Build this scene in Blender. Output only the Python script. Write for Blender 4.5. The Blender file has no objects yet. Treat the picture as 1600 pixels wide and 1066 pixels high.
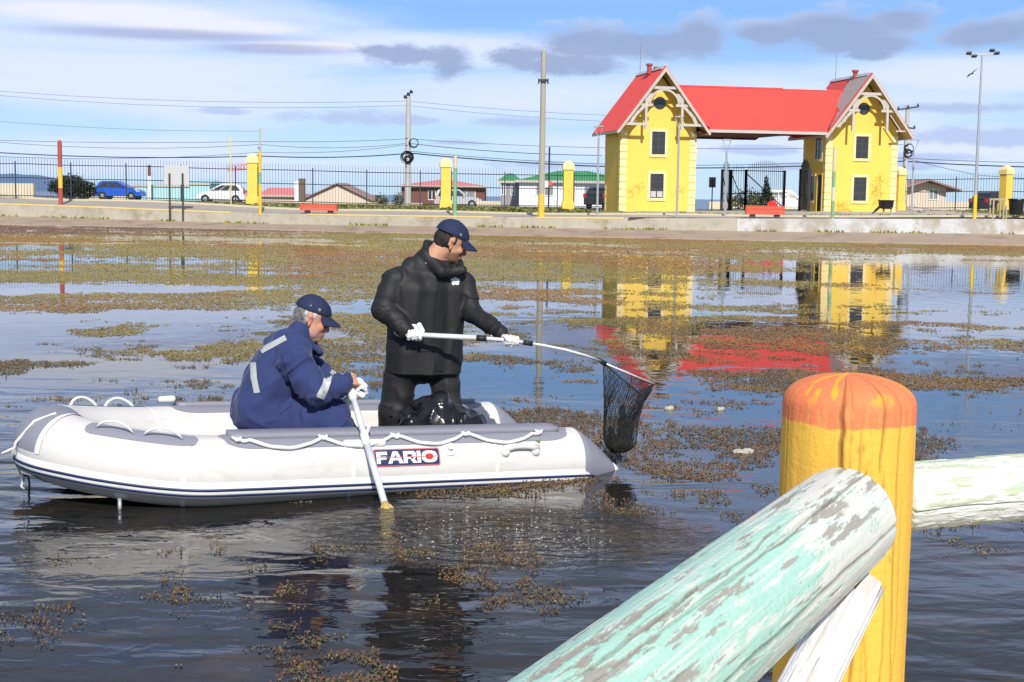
import bpy, bmesh, math, random
import numpy as np
from mathutils import Vector, Matrix
import openvdb as vdb
random.seed(7); RNG = np.random.default_rng(7)
R = math.radians; PI = math.pi
SC = bpy.context.scene; COL = SC.collection
# ------------------------------------------------------------ camera
CZ = 1.76; F = 2200.0; PITCH = math.atan(226.7/2200); ROLL = R(0.8)
fw = Vector((0, math.cos(PITCH), -math.sin(PITCH))); r0 = Vector((1, 0, 0)); u0 = Vector((0, math.sin(PITCH), math.cos(PITCH)))
rv = r0*math.cos(ROLL)+u0*math.sin(ROLL); uv = u0*math.cos(ROLL)-r0*math.sin(ROLL)
cam = bpy.data.cameras.new('camera'); camo = bpy.data.objects.new('camera', cam); COL.objects.link(camo)
M = Matrix.Identity(4)
for i in range(3):
    M[i][0] = rv[i]; M[i][1] = uv[i]; M[i][2] = -fw[i]
M[2][3] = CZ
camo.matrix_world = M
cam.sensor_width = 36; cam.lens = F/1600*36; cam.clip_start = .1; cam.clip_end = 30000
SC.camera = camo
# ------------------------------------------------------------ light
SUN_AZ = R(8); SUN_EL = R(37)
tosun = Vector((math.sin(SUN_AZ)*math.cos(SUN_EL), -math.cos(SUN_AZ)*math.cos(SUN_EL), math.sin(SUN_EL)))
sl = bpy.data.lights.new('sun', 'SUN'); sl.energy = 4.0; sl.angle = R(.55); sl.color = (1, .955, .88)
so = bpy.data.objects.new('sun', sl); COL.objects.link(so); so.rotation_euler = tosun.to_track_quat('Z', 'Y').to_euler(); so.location = (0, -20, 30)
SC.view_settings.view_transform = 'Standard'; SC.view_settings.look = 'None'; SC.view_settings.exposure = .32; SC.view_settings.gamma = 1
SC.view_settings.use_curve_mapping = False
SC.cycles.max_bounces = 8; SC.cycles.transparent_max_bounces = 16; SC.cycles.use_denoising = True
W = bpy.data.worlds.new('World'); SC.world = W; W.use_nodes = True
NT = W.node_tree

class G_:
    'tiny node helper'
    def __init__(s, nt): s.nt = nt; s.n = nt.nodes; s.l = nt.links
    def add(s, t, **kw):
        n = s.n.new(t)
        for k, v in kw.items(): setattr(n, k, v)
        return n
    def put(s, sock, v):
        if isinstance(v, bpy.types.NodeSocket): s.l.new(v, sock)
        elif isinstance(v, (tuple, list)) and len(v) == 3 and sock.type == 'RGBA': sock.default_value = (*v, 1)
        else: sock.default_value = v
    def m(s, op, a, b=0.0, c=0.0, clamp=False):
        n = s.add('ShaderNodeMath', operation=op, use_clamp=clamp)
        s.put(n.inputs[0], a); s.put(n.inputs[1], b); s.put(n.inputs[2], c)
        return n.outputs[0]
    def mix(s, f, a, b):
        n = s.add('ShaderNodeMix', data_type='RGBA'); s.put(n.inputs[0], f); s.put(n.inputs[6], a); s.put(n.inputs[7], b)
        return n.outputs[2]
    def noise(s, vec, scale, det=4, rough=.55, dist=0.0):
        n = s.add('ShaderNodeTexNoise'); n.inputs['Scale'].default_value = scale; n.inputs['Detail'].default_value = det
        n.inputs['Roughness'].default_value = rough; n.inputs['Distortion'].default_value = dist
        if vec is not None: s.l.new(vec, n.inputs['Vector'])
        return n.outputs['Fac']
    def ramp(s, f, lo, hi):
        n = s.add('ShaderNodeMapRange', interpolation_type='SMOOTHSTEP'); s.put(n.inputs[0], f)
        n.inputs[1].default_value = lo; n.inputs[2].default_value = hi
        return n.outputs[0]
    def comb(s, x, y, z):
        n = s.add('ShaderNodeCombineXYZ'); s.put(n.inputs[0], x); s.put(n.inputs[1], y); s.put(n.inputs[2], z); return n.outputs[0]
    def sep(s, v):
        n = s.add('ShaderNodeSeparateXYZ'); s.l.new(v, n.inputs[0]); return n.outputs

def make_sky():
    g = G_(NT); g.n.clear()
    out = g.add('ShaderNodeOutputWorld'); bg = g.add('ShaderNodeBackground')
    sky = g.add('ShaderNodeTexSky', sky_type='NISHITA'); sky.sun_disc = False
    sky.sun_elevation = SUN_EL; sky.sun_rotation = PI-SUN_AZ; sky.altitude = 0; sky.air_density = 1.0; sky.dust_density = .3; sky.ozone_density = 2.0
    tc = g.add('ShaderNodeTexCoord'); x, y, z = g.sep(tc.outputs['Generated'])
    az = g.m('ARCTAN2', x, y); el = g.m('ARCSINE', z)
    # warped sky coordinates
    base = g.comb(g.m('MULTIPLY', az, 1.0), g.m('MULTIPLY', el, 5.0), 0.0)
    w1 = g.noise(g.comb(g.m('MULTIPLY', az, 7.0), g.m('MULTIPLY', el, 22.0), 3.1), 1.0, 5, .6)
    w2 = g.noise(g.comb(g.m('MULTIPLY', az, 26.0), g.m('MULTIPLY', el, 60.0), 9.1), 1.0, 7, .66)
    blue = g.mix(g.ramp(el, 0.0, .16), (5.9, 8.7, 11.9), (2.3, 5.3, 11.4))
    nish = g.add('ShaderNodeMix', data_type='RGBA'); nish.inputs[0].default_value = .8
    g.l.new(sky.outputs[0], nish.inputs[6]); g.l.new(blue, nish.inputs[7]); skyc = nish.outputs[2]
    skyc = g.mix(g.ramp(el, .19, .36), skyc, (2.05, 2.45, 3.5)); skyc = g.mix(g.ramp(el, .5, 1.3), skyc, sky.outputs[0])
    # thin white veil in long streaks
    veil = g.noise(g.comb(g.m('MULTIPLY', az, 2.4), g.m('MULTIPLY', el, 17.0), 5.0), 1.0, 6, .55, .6)
    def blob(px, py, w, h):
        a = math.atan((px-800)/F); e = math.atan((306+.014*(px-800)-py)/F)
        dx = g.m('DIVIDE', g.m('SUBTRACT', az, a), w/F); dy = g.m('DIVIDE', g.m('SUBTRACT', el, e), h/F)
        return g.m('SUBTRACT', 1.0, g.m('SQRT', g.m('ADD', g.m('MULTIPLY', dx, dx), g.m('MULTIPLY', dy, dy))))
    def union(lst):
        r = blob(*lst[0])
        for b in lst[1:]: r = g.m('MAXIMUM', r, blob(*b))
        return r
    soft = union([(250, 150, 560, 70), (800, 165, 560, 60), (1250, 190, 420, 75), (200, 40, 480, 62), (640, 80, 420, 40), (1450, 230, 420, 60), (600, 262, 700, 34), (150, 235, 420, 30), (0, 10, 420, 26), (1000, 228, 600, 40), (1500, 130, 260, 34), (-300, 120, 300, 120), (1950, 150, 300, 110)])
    vm = g.ramp(g.m('ADD', g.m('MULTIPLY', soft, .9), g.m('MULTIPLY', g.m('SUBTRACT', veil, .5), 2.4)), -.12, .85)
    high = g.ramp(g.m('ADD', veil, g.m('MULTIPLY', w1, .3)), .52, .82)
    vm = g.m('MAXIMUM', g.m('MULTIPLY', vm, .93), g.m('MULTIPLY', g.m('MULTIPLY', g.ramp(g.m('ADD', veil, g.m('MULTIPLY', w1, .3)), .40, .72), g.ramp(el, .125, .165)), g.m('SUBTRACT', .75, g.m('MULTIPLY', g.ramp(el, .2, .3), .42))))
    c = g.mix(vm, skyc, (8.2, 9.2, 12.0))
    # bright lens-shaped cloud with a shaded underside
    b1 = g.m('ADD', union([(200, 38, 240, 19), (330, 52, 220, 17), (470, 78, 120, 9)]), g.m('MULTIPLY', g.m('SUBTRACT', w1, .5), 1.1))
    c = g.mix(g.m('MULTIPLY', g.ramp(b1, -.1, .6), .85), c, (9.6, 9.7, 10.6))
    b2 = g.m('ADD', union([(260, 66, 260, 13), (420, 84, 160, 12)]), g.m('MULTIPLY', g.m('SUBTRACT', w1, .5), 1.0))
    c = g.mix(g.m('MULTIPLY', g.ramp(b2, -.1, .7), .75), c, (4.3, 4.9, 7.6))
    # grey cumulus, lighter on top
    L = [(640, 92, 92, 24), (700, 98, 42, 30), (590, 86, 50, 14), (810, 88, 70, 20), (900, 72, 100, 34), (1000, 72, 120, 34), (1080, 66, 50, 40), (880, 102, 110, 20), (1190, 62, 70, 20), (1290, 58, 110, 36), (1390, 44, 66, 24), (1330, 80, 90, 16), (1540, 70, 88, 26), (1610, 66, 70, 30), (1345, 96, 40, 12),
         (540, 186, 90, 13), (640, 190, 60, 8), (790, 192, 55, 9), (345, 178, 40, 6), (1400, 262, 80, 8), (1510, 12, 30, 8), (1560, 220, 170, 16), (1500, 178, 110, 10), (1440, 250, 130, 9), (1180, 236, 90, 8), (1240, 262, 70, 6), (860, 258, 100, 7), (700, 224, 60, 5)]
    d = g.m('ADD', union(L), g.m('ADD', g.m('MULTIPLY', g.m('SUBTRACT', w1, .5), .9), g.m('MULTIPLY', g.m('SUBTRACT', w2, .5), 2.5)))
    dm = g.ramp(d, -.16, .56)
    lit = g.m('ADD', g.m('ADD', g.m('MULTIPLY', g.m('SUBTRACT', w2, .5), 1.8), g.m('MULTIPLY', g.ramp(el, .085, .135), .6)), g.m('MULTIPLY', g.m('SUBTRACT', .42, d), .9))
    shade = g.mix(g.ramp(lit, .1, 1.2), (3.7, 4.7, 7.3), (6.4, 7.4, 10.1))
    low = g.mix(g.ramp(el, .055, .085), (5.4, 6.7, 9.8), shade)
    c = g.mix(g.m('MULTIPLY', dm, .93), c, low)
    g.l.new(c, bg.inputs[0]); bg.inputs[1].default_value = .075
    g.l.new(bg.outputs[0], out.inputs[0])
make_sky()
# ------------------------------------------------------------ pixel <-> place
def P(px, py, Y):
    d = fw*F+rv*(px-800)+uv*(533-py)
    return Vector((0, 0, CZ))+d*(Y/d.y)
def proj(p):
    v = Vector(p)-Vector((0, 0, CZ)); z = v.dot(fw)
    return 800+F*v.dot(rv)/z, 533-F*v.dot(uv)/z
def onwater(px, py, z=0.0):
    d = fw*F+rv*(px-800)+uv*(533-py); t = (z-CZ)/d.z
    return Vector((0, 0, CZ))+d*t
# ------------------------------------------------------------ noise in numpy
def _h(ix, iy, iz, seed):
    n = (ix*374761393+iy*668265263+iz*2147483647*3+seed*1274126177).astype(np.int64)
    n = (n ^ (n >> 13))*1274126177 & 0xffffffff
    n = (n ^ (n >> 16))*2246822519 & 0xffffffff
    return ((n ^ (n >> 15)) & 0xffffff).astype(np.float32)/float(0xffffff)
def vnoise(x, y, z=0.0, seed=0):
    x, y, z = np.broadcast_arrays(np.asarray(x, np.float64), np.asarray(y, np.float64), np.asarray(z, np.float64))
    xi = np.floor(x); yi = np.floor(y); zi = np.floor(z); fx = x-xi; fy = y-yi; fz = z-zi
    fx = fx*fx*(3-2*fx); fy = fy*fy*(3-2*fy); fz = fz*fz*(3-2*fz)
    xi = xi.astype(np.int64); yi = yi.astype(np.int64); zi = zi.astype(np.int64)
    flat = not np.any(zi)
    def c(a, b, d): return _h(xi+a, yi+b, zi+d, seed)
    def pl(d):
        return (c(0, 0, d)*(1-fx)+c(1, 0, d)*fx)*(1-fy)+(c(0, 1, d)*(1-fx)+c(1, 1, d)*fx)*fy
    if not np.any(fz): return pl(0)
    return pl(0)*(1-fz)+pl(1)*fz
def fbm(x, y, z=0.0, oct=4, pers=.5, seed=0):
    r = 0; a = 1; s = 0; f = 1.0
    for o in range(oct):
        r = r+a*vnoise(np.asarray(x)*f, np.asarray(y)*f, np.asarray(z)*f, seed+o*17); s += a; a *= pers; f *= 2.03
    return r/s
def sstep(a, b, x):
    t = np.clip((x-a)/(b-a), 0, 1); return t*t*(3-2*t)
# ------------------------------------------------------------ materials
MATS = {}
def mat(name, col, rough=.6, var=.12, vs=6.0, bump=0.0, bs=40.0, metal=0.0, spec=.5, stretch=(1, 1, 1), col2=None, c2=(.55, .7), c2s=3.0, attr=False, sheen=0.0, coat=0.0, trans=0.0, alpha=None, dirt=0.0, coords='Object', crease=None):
    if name in MATS: return MATS[name]
    m = bpy.data.materials.new(name); m.use_nodes = True; g = G_(m.node_tree); b = g.n['Principled BSDF']
    tc = g.add('ShaderNodeTexCoord'); mp = g.add('ShaderNodeMapping'); g.l.new(tc.outputs[coords], mp.inputs[0]); mp.inputs[3].default_value = stretch
    v = mp.outputs[0]
    if attr:
        a = g.add('ShaderNodeAttribute', attribute_name='Col'); base = a.outputs['Color']
    else:
        rgb = g.add('ShaderNodeRGB'); rgb.outputs[0].default_value = (*col, 1); base = rgb.outputs[0]
    if col2 is not None:
        base = g.mix(g.ramp(g.noise(v, c2s, 6, .6), *c2), base, col2)
    n1 = g.noise(v, vs, 5, .6)
    hsv = g.add('ShaderNodeHueSaturation'); g.l.new(base, hsv.inputs['Color'])
    g.l.new(g.m('ADD', 1-var, g.m('MULTIPLY', n1, var*2)), hsv.inputs['Value'])
    c = hsv.outputs[0]
    if dirt: c = g.mix(g.m('MULTIPLY', g.ramp(g.noise(v, vs*2.7, 6, .7), .52, .75), dirt), c, (.16, .13, .09))
    g.l.new(c, b.inputs['Base Color'])
    g.l.new(g.m('ADD', rough-.06, g.m('MULTIPLY', n1, .12)), b.inputs['Roughness'])
    b.inputs['Metallic'].default_value = metal; b.inputs['Specular IOR Level'].default_value = spec
    b.inputs['Sheen Weight'].default_value = sheen; b.inputs['Coat Weight'].default_value = coat; b.inputs['Transmission Weight'].default_value = trans
    if crease:
        nz = g.add('ShaderNodeTexNoise', noise_type='RIDGED_MULTIFRACTAL'); nz.inputs['Scale'].default_value = crease[0]; nz.inputs['Detail'].default_value = 3; nz.inputs['Distortion'].default_value = .9; nz.inputs['Roughness'].default_value = .45
        mp2 = g.add('ShaderNodeMapping'); mp2.inputs[2].default_value = (.5, .4, .3); mp2.inputs[3].default_value = crease[2]; g.l.new(v, mp2.inputs[0]); g.l.new(mp2.outputs[0], nz.inputs['Vector'])
        bp = g.add('ShaderNodeBump'); bp.inputs['Strength'].default_value = 1; bp.inputs['Distance'].default_value = crease[1]
        fine_ = g.m('MULTIPLY', g.noise(v, bs, 4, .6), .12); g.l.new(g.m('ADD', nz.outputs['Fac'], fine_), bp.inputs['Height']); g.l.new(bp.outputs[0], b.inputs['Normal'])
    elif bump:
        bp = g.add('ShaderNodeBump'); bp.inputs['Strength'].default_value = min(1, bump); bp.inputs['Distance'].default_value = .01*max(1, bump)
        g.l.new(g.noise(v, bs, 6, .65), bp.inputs['Height']); g.l.new(bp.outputs[0], b.inputs['Normal'])
    MATS[name] = m; return m
# ------------------------------------------------------------ object helpers
def props(o, label=None, cat=None, group=None, kind=None):
    if label: o['label'] = label
    if cat: o['category'] = cat
    if group: o['group'] = group
    if kind: o['kind'] = kind
    return o
def empty(name, loc, label, cat, group=None, rz=0.0):
    o = bpy.data.objects.new(name, None); COL.objects.link(o); o.location = loc; o.rotation_euler = (0, 0, rz); o.empty_display_size = .2
    return props(o, label, cat, group)
def ROOT(o):
    while o.parent: o = o.parent
    return o
def mesh_obj(name, verts, faces, m=None, parent=None, smooth=False, world=True, cols=None):
    'world=True: verts are in world space; otherwise in the frame of the thing'
    verts = np.asarray(verts, np.float64).reshape(-1, 3)
    if parent is not None and world:
        r = ROOT(parent); mi = np.array((Matrix.Translation(r.location) @ r.rotation_euler.to_matrix().to_4x4()).inverted())
        verts = verts @ mi[:3, :3].T+mi[:3, 3]
    me = bpy.data.meshes.new(name)
    if isinstance(faces, np.ndarray):
        nf, k = faces.shape
        me.vertices.add(len(verts)); me.vertices.foreach_set('co', verts.astype(np.float32).ravel())
        me.loops.add(nf*k); me.loops.foreach_set('vertex_index', faces.astype(np.int32).ravel())
        me.polygons.add(nf); me.polygons.foreach_set('loop_start', np.arange(0, nf*k, k, dtype=np.int32)); me.update(calc_edges=True)
    else:
        me.from_pydata([tuple(v) for v in verts], [], faces); me.update()
    if smooth: me.polygons.foreach_set('use_smooth', np.ones(len(me.polygons), bool))
    if cols is not None:
        a = me.color_attributes.new('Col', 'FLOAT_COLOR', 'POINT'); c4 = np.ones((len(verts), 4), np.float32); c4[:, :3] = cols; a.data.foreach_set('color', c4.ravel())
    if m is not None: me.materials.append(m)
    o = bpy.data.objects.new(name, me); COL.objects.link(o)
    if parent is not None: o.parent = parent
    return o
class MB:
    def __init__(s): s.v = []; s.f = []
    def add(s, vs, fs):
        k = len(s.v); s.v += [tuple(v) for v in vs]; s.f += [tuple(i+k for i in f) for f in fs]; return s
    def box(s, x0, x1, y0, y1, z0, z1, M=None):
        vs = [Vector((x, y, z)) for x in (x0, x1) for y in (y0, y1) for z in (z0, z1)]
        if M is not None: vs = [M @ v for v in vs]
        return s.add(vs, [(0, 1, 3, 2), (4, 6, 7, 5), (0, 4, 5, 1), (2, 3, 7, 6), (0, 2, 6, 4), (1, 5, 7, 3)])
    def beam(s, a, b, w, h, up=(0, 0, 1)):
        a = Vector(a); b = Vector(b); d = (b-a).normalized(); up = Vector(up); x = d.cross(up)
        if x.length < 1e-4: x = d.cross(Vector((0, 1, 0)))
        x.normalize(); y = x.cross(d).normalized(); vs = []
        for p in (a, b):
            for i, j in ((-1, -1), (1, -1), (1, 1), (-1, 1)): vs.append(p+x*(i*w/2)+y*(j*h/2))
        return s.add(vs, [(0, 3, 2, 1), (4, 5, 6, 7), (0, 1, 5, 4), (1, 2, 6, 5), (2, 3, 7, 6), (3, 0, 4, 7)])
    def tube(s, pts, rad, n=8, caps=True, closed=False):
        pts = [Vector(p) for p in pts]; k = len(pts); rad = rad if isinstance(rad, (list, tuple)) else [rad]*k
        ref = Vector((0, 0, 1)); vs = []; px = None
        for i, p in enumerate(pts):
            if closed: d = pts[(i+1) % k]-pts[i-1]
            else: d = pts[min(i+1, k-1)]-pts[max(i-1, 0)]
            d.normalize()
            x = (px-d*px.dot(d)) if px is not None else d.cross(ref)
            if x.length < 1e-3: x = d.cross(Vector((1, 0, 0)))
            x.normalize(); px = x; y = d.cross(x)
            for j in range(n):
                t = 2*PI*j/n; vs.append(p+(x*math.cos(t)+y*math.sin(t))*rad[i])
        fs = []
        for i in range(k if closed else k-1):
            a = i*n; b = ((i+1) % k)*n
            for j in range(n): fs.append((a+j, a+(j+1) % n, b+(j+1) % n, b+j))
        if caps and not closed: fs.append(tuple(range(n-1, -1, -1))); fs.append(tuple((k-1)*n+j for j in range(n)))
        return s.add(vs, fs)
    def lathe(s, prof, n=12, c=(0, 0, 0), ang=0.0, M=None):
        vs = []
        for r, z in prof:
            for j in range(n):
                t = 2*PI*j/n+ang; v = Vector((c[0]+r*math.cos(t), c[1]+r*math.sin(t), c[2]+z)); vs.append(M @ v if M is not None else v)
        fs = [(i*n+j, i*n+(j+1) % n, (i+1)*n+(j+1) % n, (i+1)*n+j) for i in range(len(prof)-1) for j in range(n)]
        fs.append(tuple(range(n-1, -1, -1))); fs.append(tuple((len(prof)-1)*n+j for j in range(n)))
        return s.add(vs, fs)
    def prism(s, poly, d, M=None):
        'poly: list of 3d points, extruded by vector d'
        d = Vector(d); a = [Vector(p) for p in poly]; b = [p+d for p in a]; n = len(a); vs = a+b
        if M is not None: vs = [M @ v for v in vs]
        return s.add(vs, [tuple(range(n-1, -1, -1)), tuple(range(n, 2*n))]+[(i, (i+1) % n, n+(i+1) % n, n+i) for i in range(n)])
    def build(s, name, m, parent=None, smooth=False, world=False, bevel=0.0, kind=None, sub=0):
        o = mesh_obj(name, s.v, s.f, m, parent, smooth, world)
        bm = bmesh.new(); bm.from_mesh(o.data); bmesh.ops.recalc_face_normals(bm, faces=bm.faces)
        if bevel: bmesh.ops.bevel(bm, geom=[e for e in bm.edges if len(e.link_faces) == 2 and e.calc_face_angle(0) > .5], offset=bevel, segments=2, affect='EDGES', clamp_overlap=True)
        bm.to_mesh(o.data); bm.free()
        if kind: o['kind'] = kind
        return o
# ------------------------------------------------------------ signed-distance modelling for bodies and cloth
def seg(a, b, ra, rb, wr=0.0, wl=.05, sq=None): return ('c', Vector(a), Vector(b), ra, rb, wr, wl)
def ell(c, r, rot=None, neg=False): return ('e', Vector(c), r, rot, neg)
def sdf_obj(name, prims, h, k, m, parent=None, disp=None, cuts=(), colf=None, pad=.06, neg=()):
    lo = Vector((1e9,)*3); hi = Vector((-1e9,)*3)
    for p in prims:
        ends = [(p[1], p[3]), (p[2], p[4])] if p[0] == 'c' else [(p[1], max(p[2]))]
        for c, r in ends:
            for i in range(3): lo[i] = min(lo[i], c[i]-r); hi[i] = max(hi[i], c[i]+r)
    lo -= Vector((pad,)*3); hi += Vector((pad,)*3)
    ax = [np.arange(lo[i], hi[i], h, dtype=np.float32) for i in range(3)]
    XA, YA, ZA = np.meshgrid(*ax, indexing='ij')
    def box(p, m=.09):
        ends = [(p[1], p[3]), (p[2], p[4])] if p[0] == 'c' else [(p[1], max(p[2]))]
        return tuple(slice(max(0, int((min(c[i]-r for c, r in ends)-m-lo[i])/h)), int((max(c[i]+r for c, r in ends)+m-lo[i])/h)+2) for i in range(3))
    def dist(p, X, Y, Z):
        if p[0] == 'c':
            a, b, ra, rb, wr, wl = p[1:]; ab = b-a; L2 = max(ab.length_squared, 1e-9); L = math.sqrt(L2)
            dx = X-a.x; dy = Y-a.y; dz = Z-a.z
            t = np.clip((dx*ab.x+dy*ab.y+dz*ab.z)/L2, 0, 1)
            d = np.sqrt((dx-t*ab.x)**2+(dy-t*ab.y)**2+(dz-t*ab.z)**2)-(ra+(rb-ra)*t)
            if wr:
                k_ = np.abs(d) < .035; x_, y_, z_ = X[k_], Y[k_], Z[k_]
                tt = ((x_-a.x)*ab.x+(y_-a.y)*ab.y+(z_-a.z)*ab.z)/L/wl; sd = int(abs(a.x*977+a.z*313)) % 97
                nn = vnoise(tt+1.6*vnoise(x_*8, y_*8, z_*8, sd), x_*5, z_*5+y_*3, sd+3); rg_ = 1-np.abs(2*nn-1)
                d[k_] -= wr*(1.9*rg_**2.2-.55)
            return d
        c, r, rot, ng = p[1:]; dx = X-c.x; dy = Y-c.y; dz = Z-c.z
        if rot is not None:
            i = rot.transposed(); dx, dy, dz = (i[0][0]*dx+i[0][1]*dy+i[0][2]*dz, i[1][0]*dx+i[1][1]*dy+i[1][2]*dz, i[2][0]*dx+i[2][1]*dy+i[2][2]*dz)
        q = np.sqrt((dx/r[0])**2+(dy/r[1])**2+(dz/r[2])**2); q2 = np.sqrt((dx/r[0]**2)**2+(dy/r[1]**2)**2+(dz/r[2]**2)**2)+1e-6
        return q*(q-1)/q2
    d = np.full(XA.shape, .3, np.float32); X, Y, Z = XA, YA, ZA
    for p in prims:
        b_ = box(p); di = dist(p, X[b_], Y[b_], Z[b_]); dd = d[b_]
        hh = np.clip(.5+.5*(dd-di)/k, 0, 1); d[b_] = dd*(1-hh)+di*hh-k*hh*(1-hh)
    if disp is not None: k_ = np.abs(d) < .06; d[k_] += disp(X[k_], Y[k_], Z[k_])
    for p in neg:
        di = -dist(p, X, Y, Z); kk = k*.4; hh = np.clip(.5-.5*(d-di)/kk, 0, 1); d = d*(1-hh)+di*hh+kk*hh*(1-hh)
    for (pt, nrm) in cuts:   # keep the side where (p-pt).n < 0
        d = np.maximum(d, (X-pt[0])*nrm[0]+(Y-pt[1])*nrm[1]+(Z-pt[2])*nrm[2])
    g = vdb.FloatGrid(3*h); g.copyFromArray(np.clip(d, -3*h, 3*h).astype(np.float32)); g.transform = vdb.createLinearTransform(voxelSize=h)
    pts, tris, quads = g.convertToPolygons(isovalue=0.0, adaptivity=0.0)
    pts = np.asarray(pts, np.float64)+np.array(lo)
    q = np.asarray(quads, np.int64)
    fs = q
    if len(tris): fs = np.vstack([q, np.hstack([tris, tris[:, :1]])]) if False else q
    # orientation check
    a, b, c = pts[fs[:, 0]], pts[fs[:, 1]], pts[fs[:, 2]]
    if np.einsum('ij,ij->i', a-pts.mean(0), np.cross(b-a, c-a)).sum() < 0: fs = fs[:, ::-1]
    cols = colf(pts) if colf else None
    return mesh_obj(name, pts, np.ascontiguousarray(fs), m, parent, True, True, cols)
# ============================================================ SETTING
WE = [(-95, 92), (-60, 81), (-25.5, 70), (-12, 66.3), (0, 62.3), (10.9, 60), (21, 58), (45, 54), (80, 50)]      # water edge
WZ = [(1.15, .42), (1.05, .4), (1.0, .36), (.74, .23), (.80, .32), (.905, .345), (1.06, .43), (1.1, .43), (1.1, .43)]  # wall top, wall foot
CTRL = [(0, 73.4, 1.0), (0, 76.5, 1.30), (200, 76.5, 1.2), (400, 69, .74), (800, 65, .81), (1200, 62.6, .92), (1600, 61, 1.08), (395, 78, 1.12), (695, 79, 1.05), (887, 80, 1.05), (1020, 75, 1.04),
        (1340, 78, 1.14), (1403, 87, 1.19), (1570, 85, 1.3), (190, 117, 1.0), (345, 115, .87), (715, 131, .6), (1220, 120, .83), (600, 100, .95), (1000, 100, .95), (1500, 110, 1.0), (150, 130, .9), (900, 130, .65), (1400, 130, .8)]
_c = np.array([((px-800)/F*D, D, z) for px, D, z in CTRL])
def gzn(x, y):
    x = np.asarray(x, float); y = np.asarray(y, float); s = 0; w = 0
    for a, b, z in _c:
        k = 1/(((x-a)**2+(y-b)**2)+5)**1.5; s = s+k*z; w = w+k
    z = s/w; wx, wy = zip(*WE); d = (y-np.interp(x, wx, wy)-3.45)/3.3; k = np.clip(d, 0, 1); zt = np.interp(x, wx, [q[0] for q in WZ])
    z = z*k+zt*(1-k)
    return z-np.clip((y-138)/30, 0, 1)**1.3*4.2
def gz(x, y): return float(gzn(x, y))
def at(px, D, dz=0.0):
    'point on the ground seen at column px, at distance D'
    py = 320
    for _ in range(4):
        p = P(px, py, D); p.z = gz(p.x, p.y); py = proj(p)[1]
    p.z += dz
    return p
def hz(p, py):
    'height at which a point above p shows on row py'
    return P(proj(p)[0], py, p.y).z
m_ground = mat('ground_soil', (.21, .20, .085), .95, .3, .6, .4, 8, col2=(.15, .18, .05), c2=(.40, .58), c2s=.35)
m_conc = mat('old_concrete', (.42, .385, .31), .9, .25, 1.2, .4, 14, col2=(.30, .25, .17), c2=(.5, .72), c2s=.9, dirt=.5)
m_slope = mat('bank_concrete', (.36, .27, .20), .9, .22, 1.0, .4, 10, col2=(.22, .15, .10), c2=(.5, .75), c2s=.7, dirt=.4)
m_white = mat('limewashed_concrete', (.56, .57, .57), .9, .15, 1.4, .4, 12, col2=(.38, .34, .28), c2=(.42, .62), c2s=.85, dirt=.4)
m_path = mat('path_asphalt', (.36, .325, .27), .95, .15, .8, .3, 20, dirt=.2)
m_kerb = mat('kerb_concrete', (.55, .48, .33), .9, .2, 2.0, .2, 20, dirt=.3)
m_yline = mat('yellow_edge_paint', (.68, .50, .20), .8, .15, 2.0, .2, 20, dirt=.3)
m_road = mat('road_asphalt', (.17, .17, .17), .95, .1, .6)
# terrain
def terrain():
    xs = np.concatenate([np.linspace(-420, -61, 24), np.arange(-60, 60.1, 1.2), np.linspace(62, 420, 24)])
    t = np.concatenate([np.linspace(0, .08, 12)[:-1], np.linspace(.08, 1, 56), np.linspace(1.03, 2.2, 22)])
    V = []; wx, wy = zip(*WE)
    y0 = np.interp(xs, wx, wy)+3.4
    for k in t:
        y = y0+(138-y0)*k if k <= 1 else 138+(k-1)*60
        y = np.full_like(xs, 1.0)*y
        z = gzn(xs, y)-.03
        V.append(np.stack([xs, y, z], 1))
    V = np.vstack(V); n = len(xs); m_ = len(t)
    i = np.arange((m_-1)*n).reshape(m_-1, n)[:, :-1].ravel()
    props(mesh_obj('ground', V, np.stack([i, i+1, i+n+1, i+n], 1), m_ground, smooth=True), 'rough grassy ground behind the pond wall running to the shore', kind='structure')
terrain()
def edge_pts(step=1.0):
    wx, wy = zip(*WE); xs = np.arange(-95, 80, step)
    return [(x, float(np.interp(x, wx, wy)), float(np.interp(x, wx, [z[0] for z in WZ])), float(np.interp(x, wx, [z[1] for z in WZ]))) for x in xs]
EP = edge_pts()
def strip(prof, pts=EP):
    'prof(x, y, ztop, zfoot) -> list of points of the section'
    V = []; fs = []; k = None
    for e in pts:
        q = prof(*e); k = len(q); V += q
    for i in range(len(pts)-1):
        for j in range(k-1): a = i*k+j; fs.append((a, a+1, a+k+1, a+k))
    return V, fs
def jz(x, a): return .03*(vnoise(x*.9, a)-.5)
V, fs = strip(lambda x, y, zt, zf: [(x, y-.9, -.35), (x, y, .0), (x, y+.05, .035), (x, y+1.6, zf*.55+jz(x, 1)), (x, y+3.05, zf)])
props(mesh_obj('bank_slope', V, fs, m_slope), 'sloping brown concrete bank at the far water edge', kind='structure')
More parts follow.
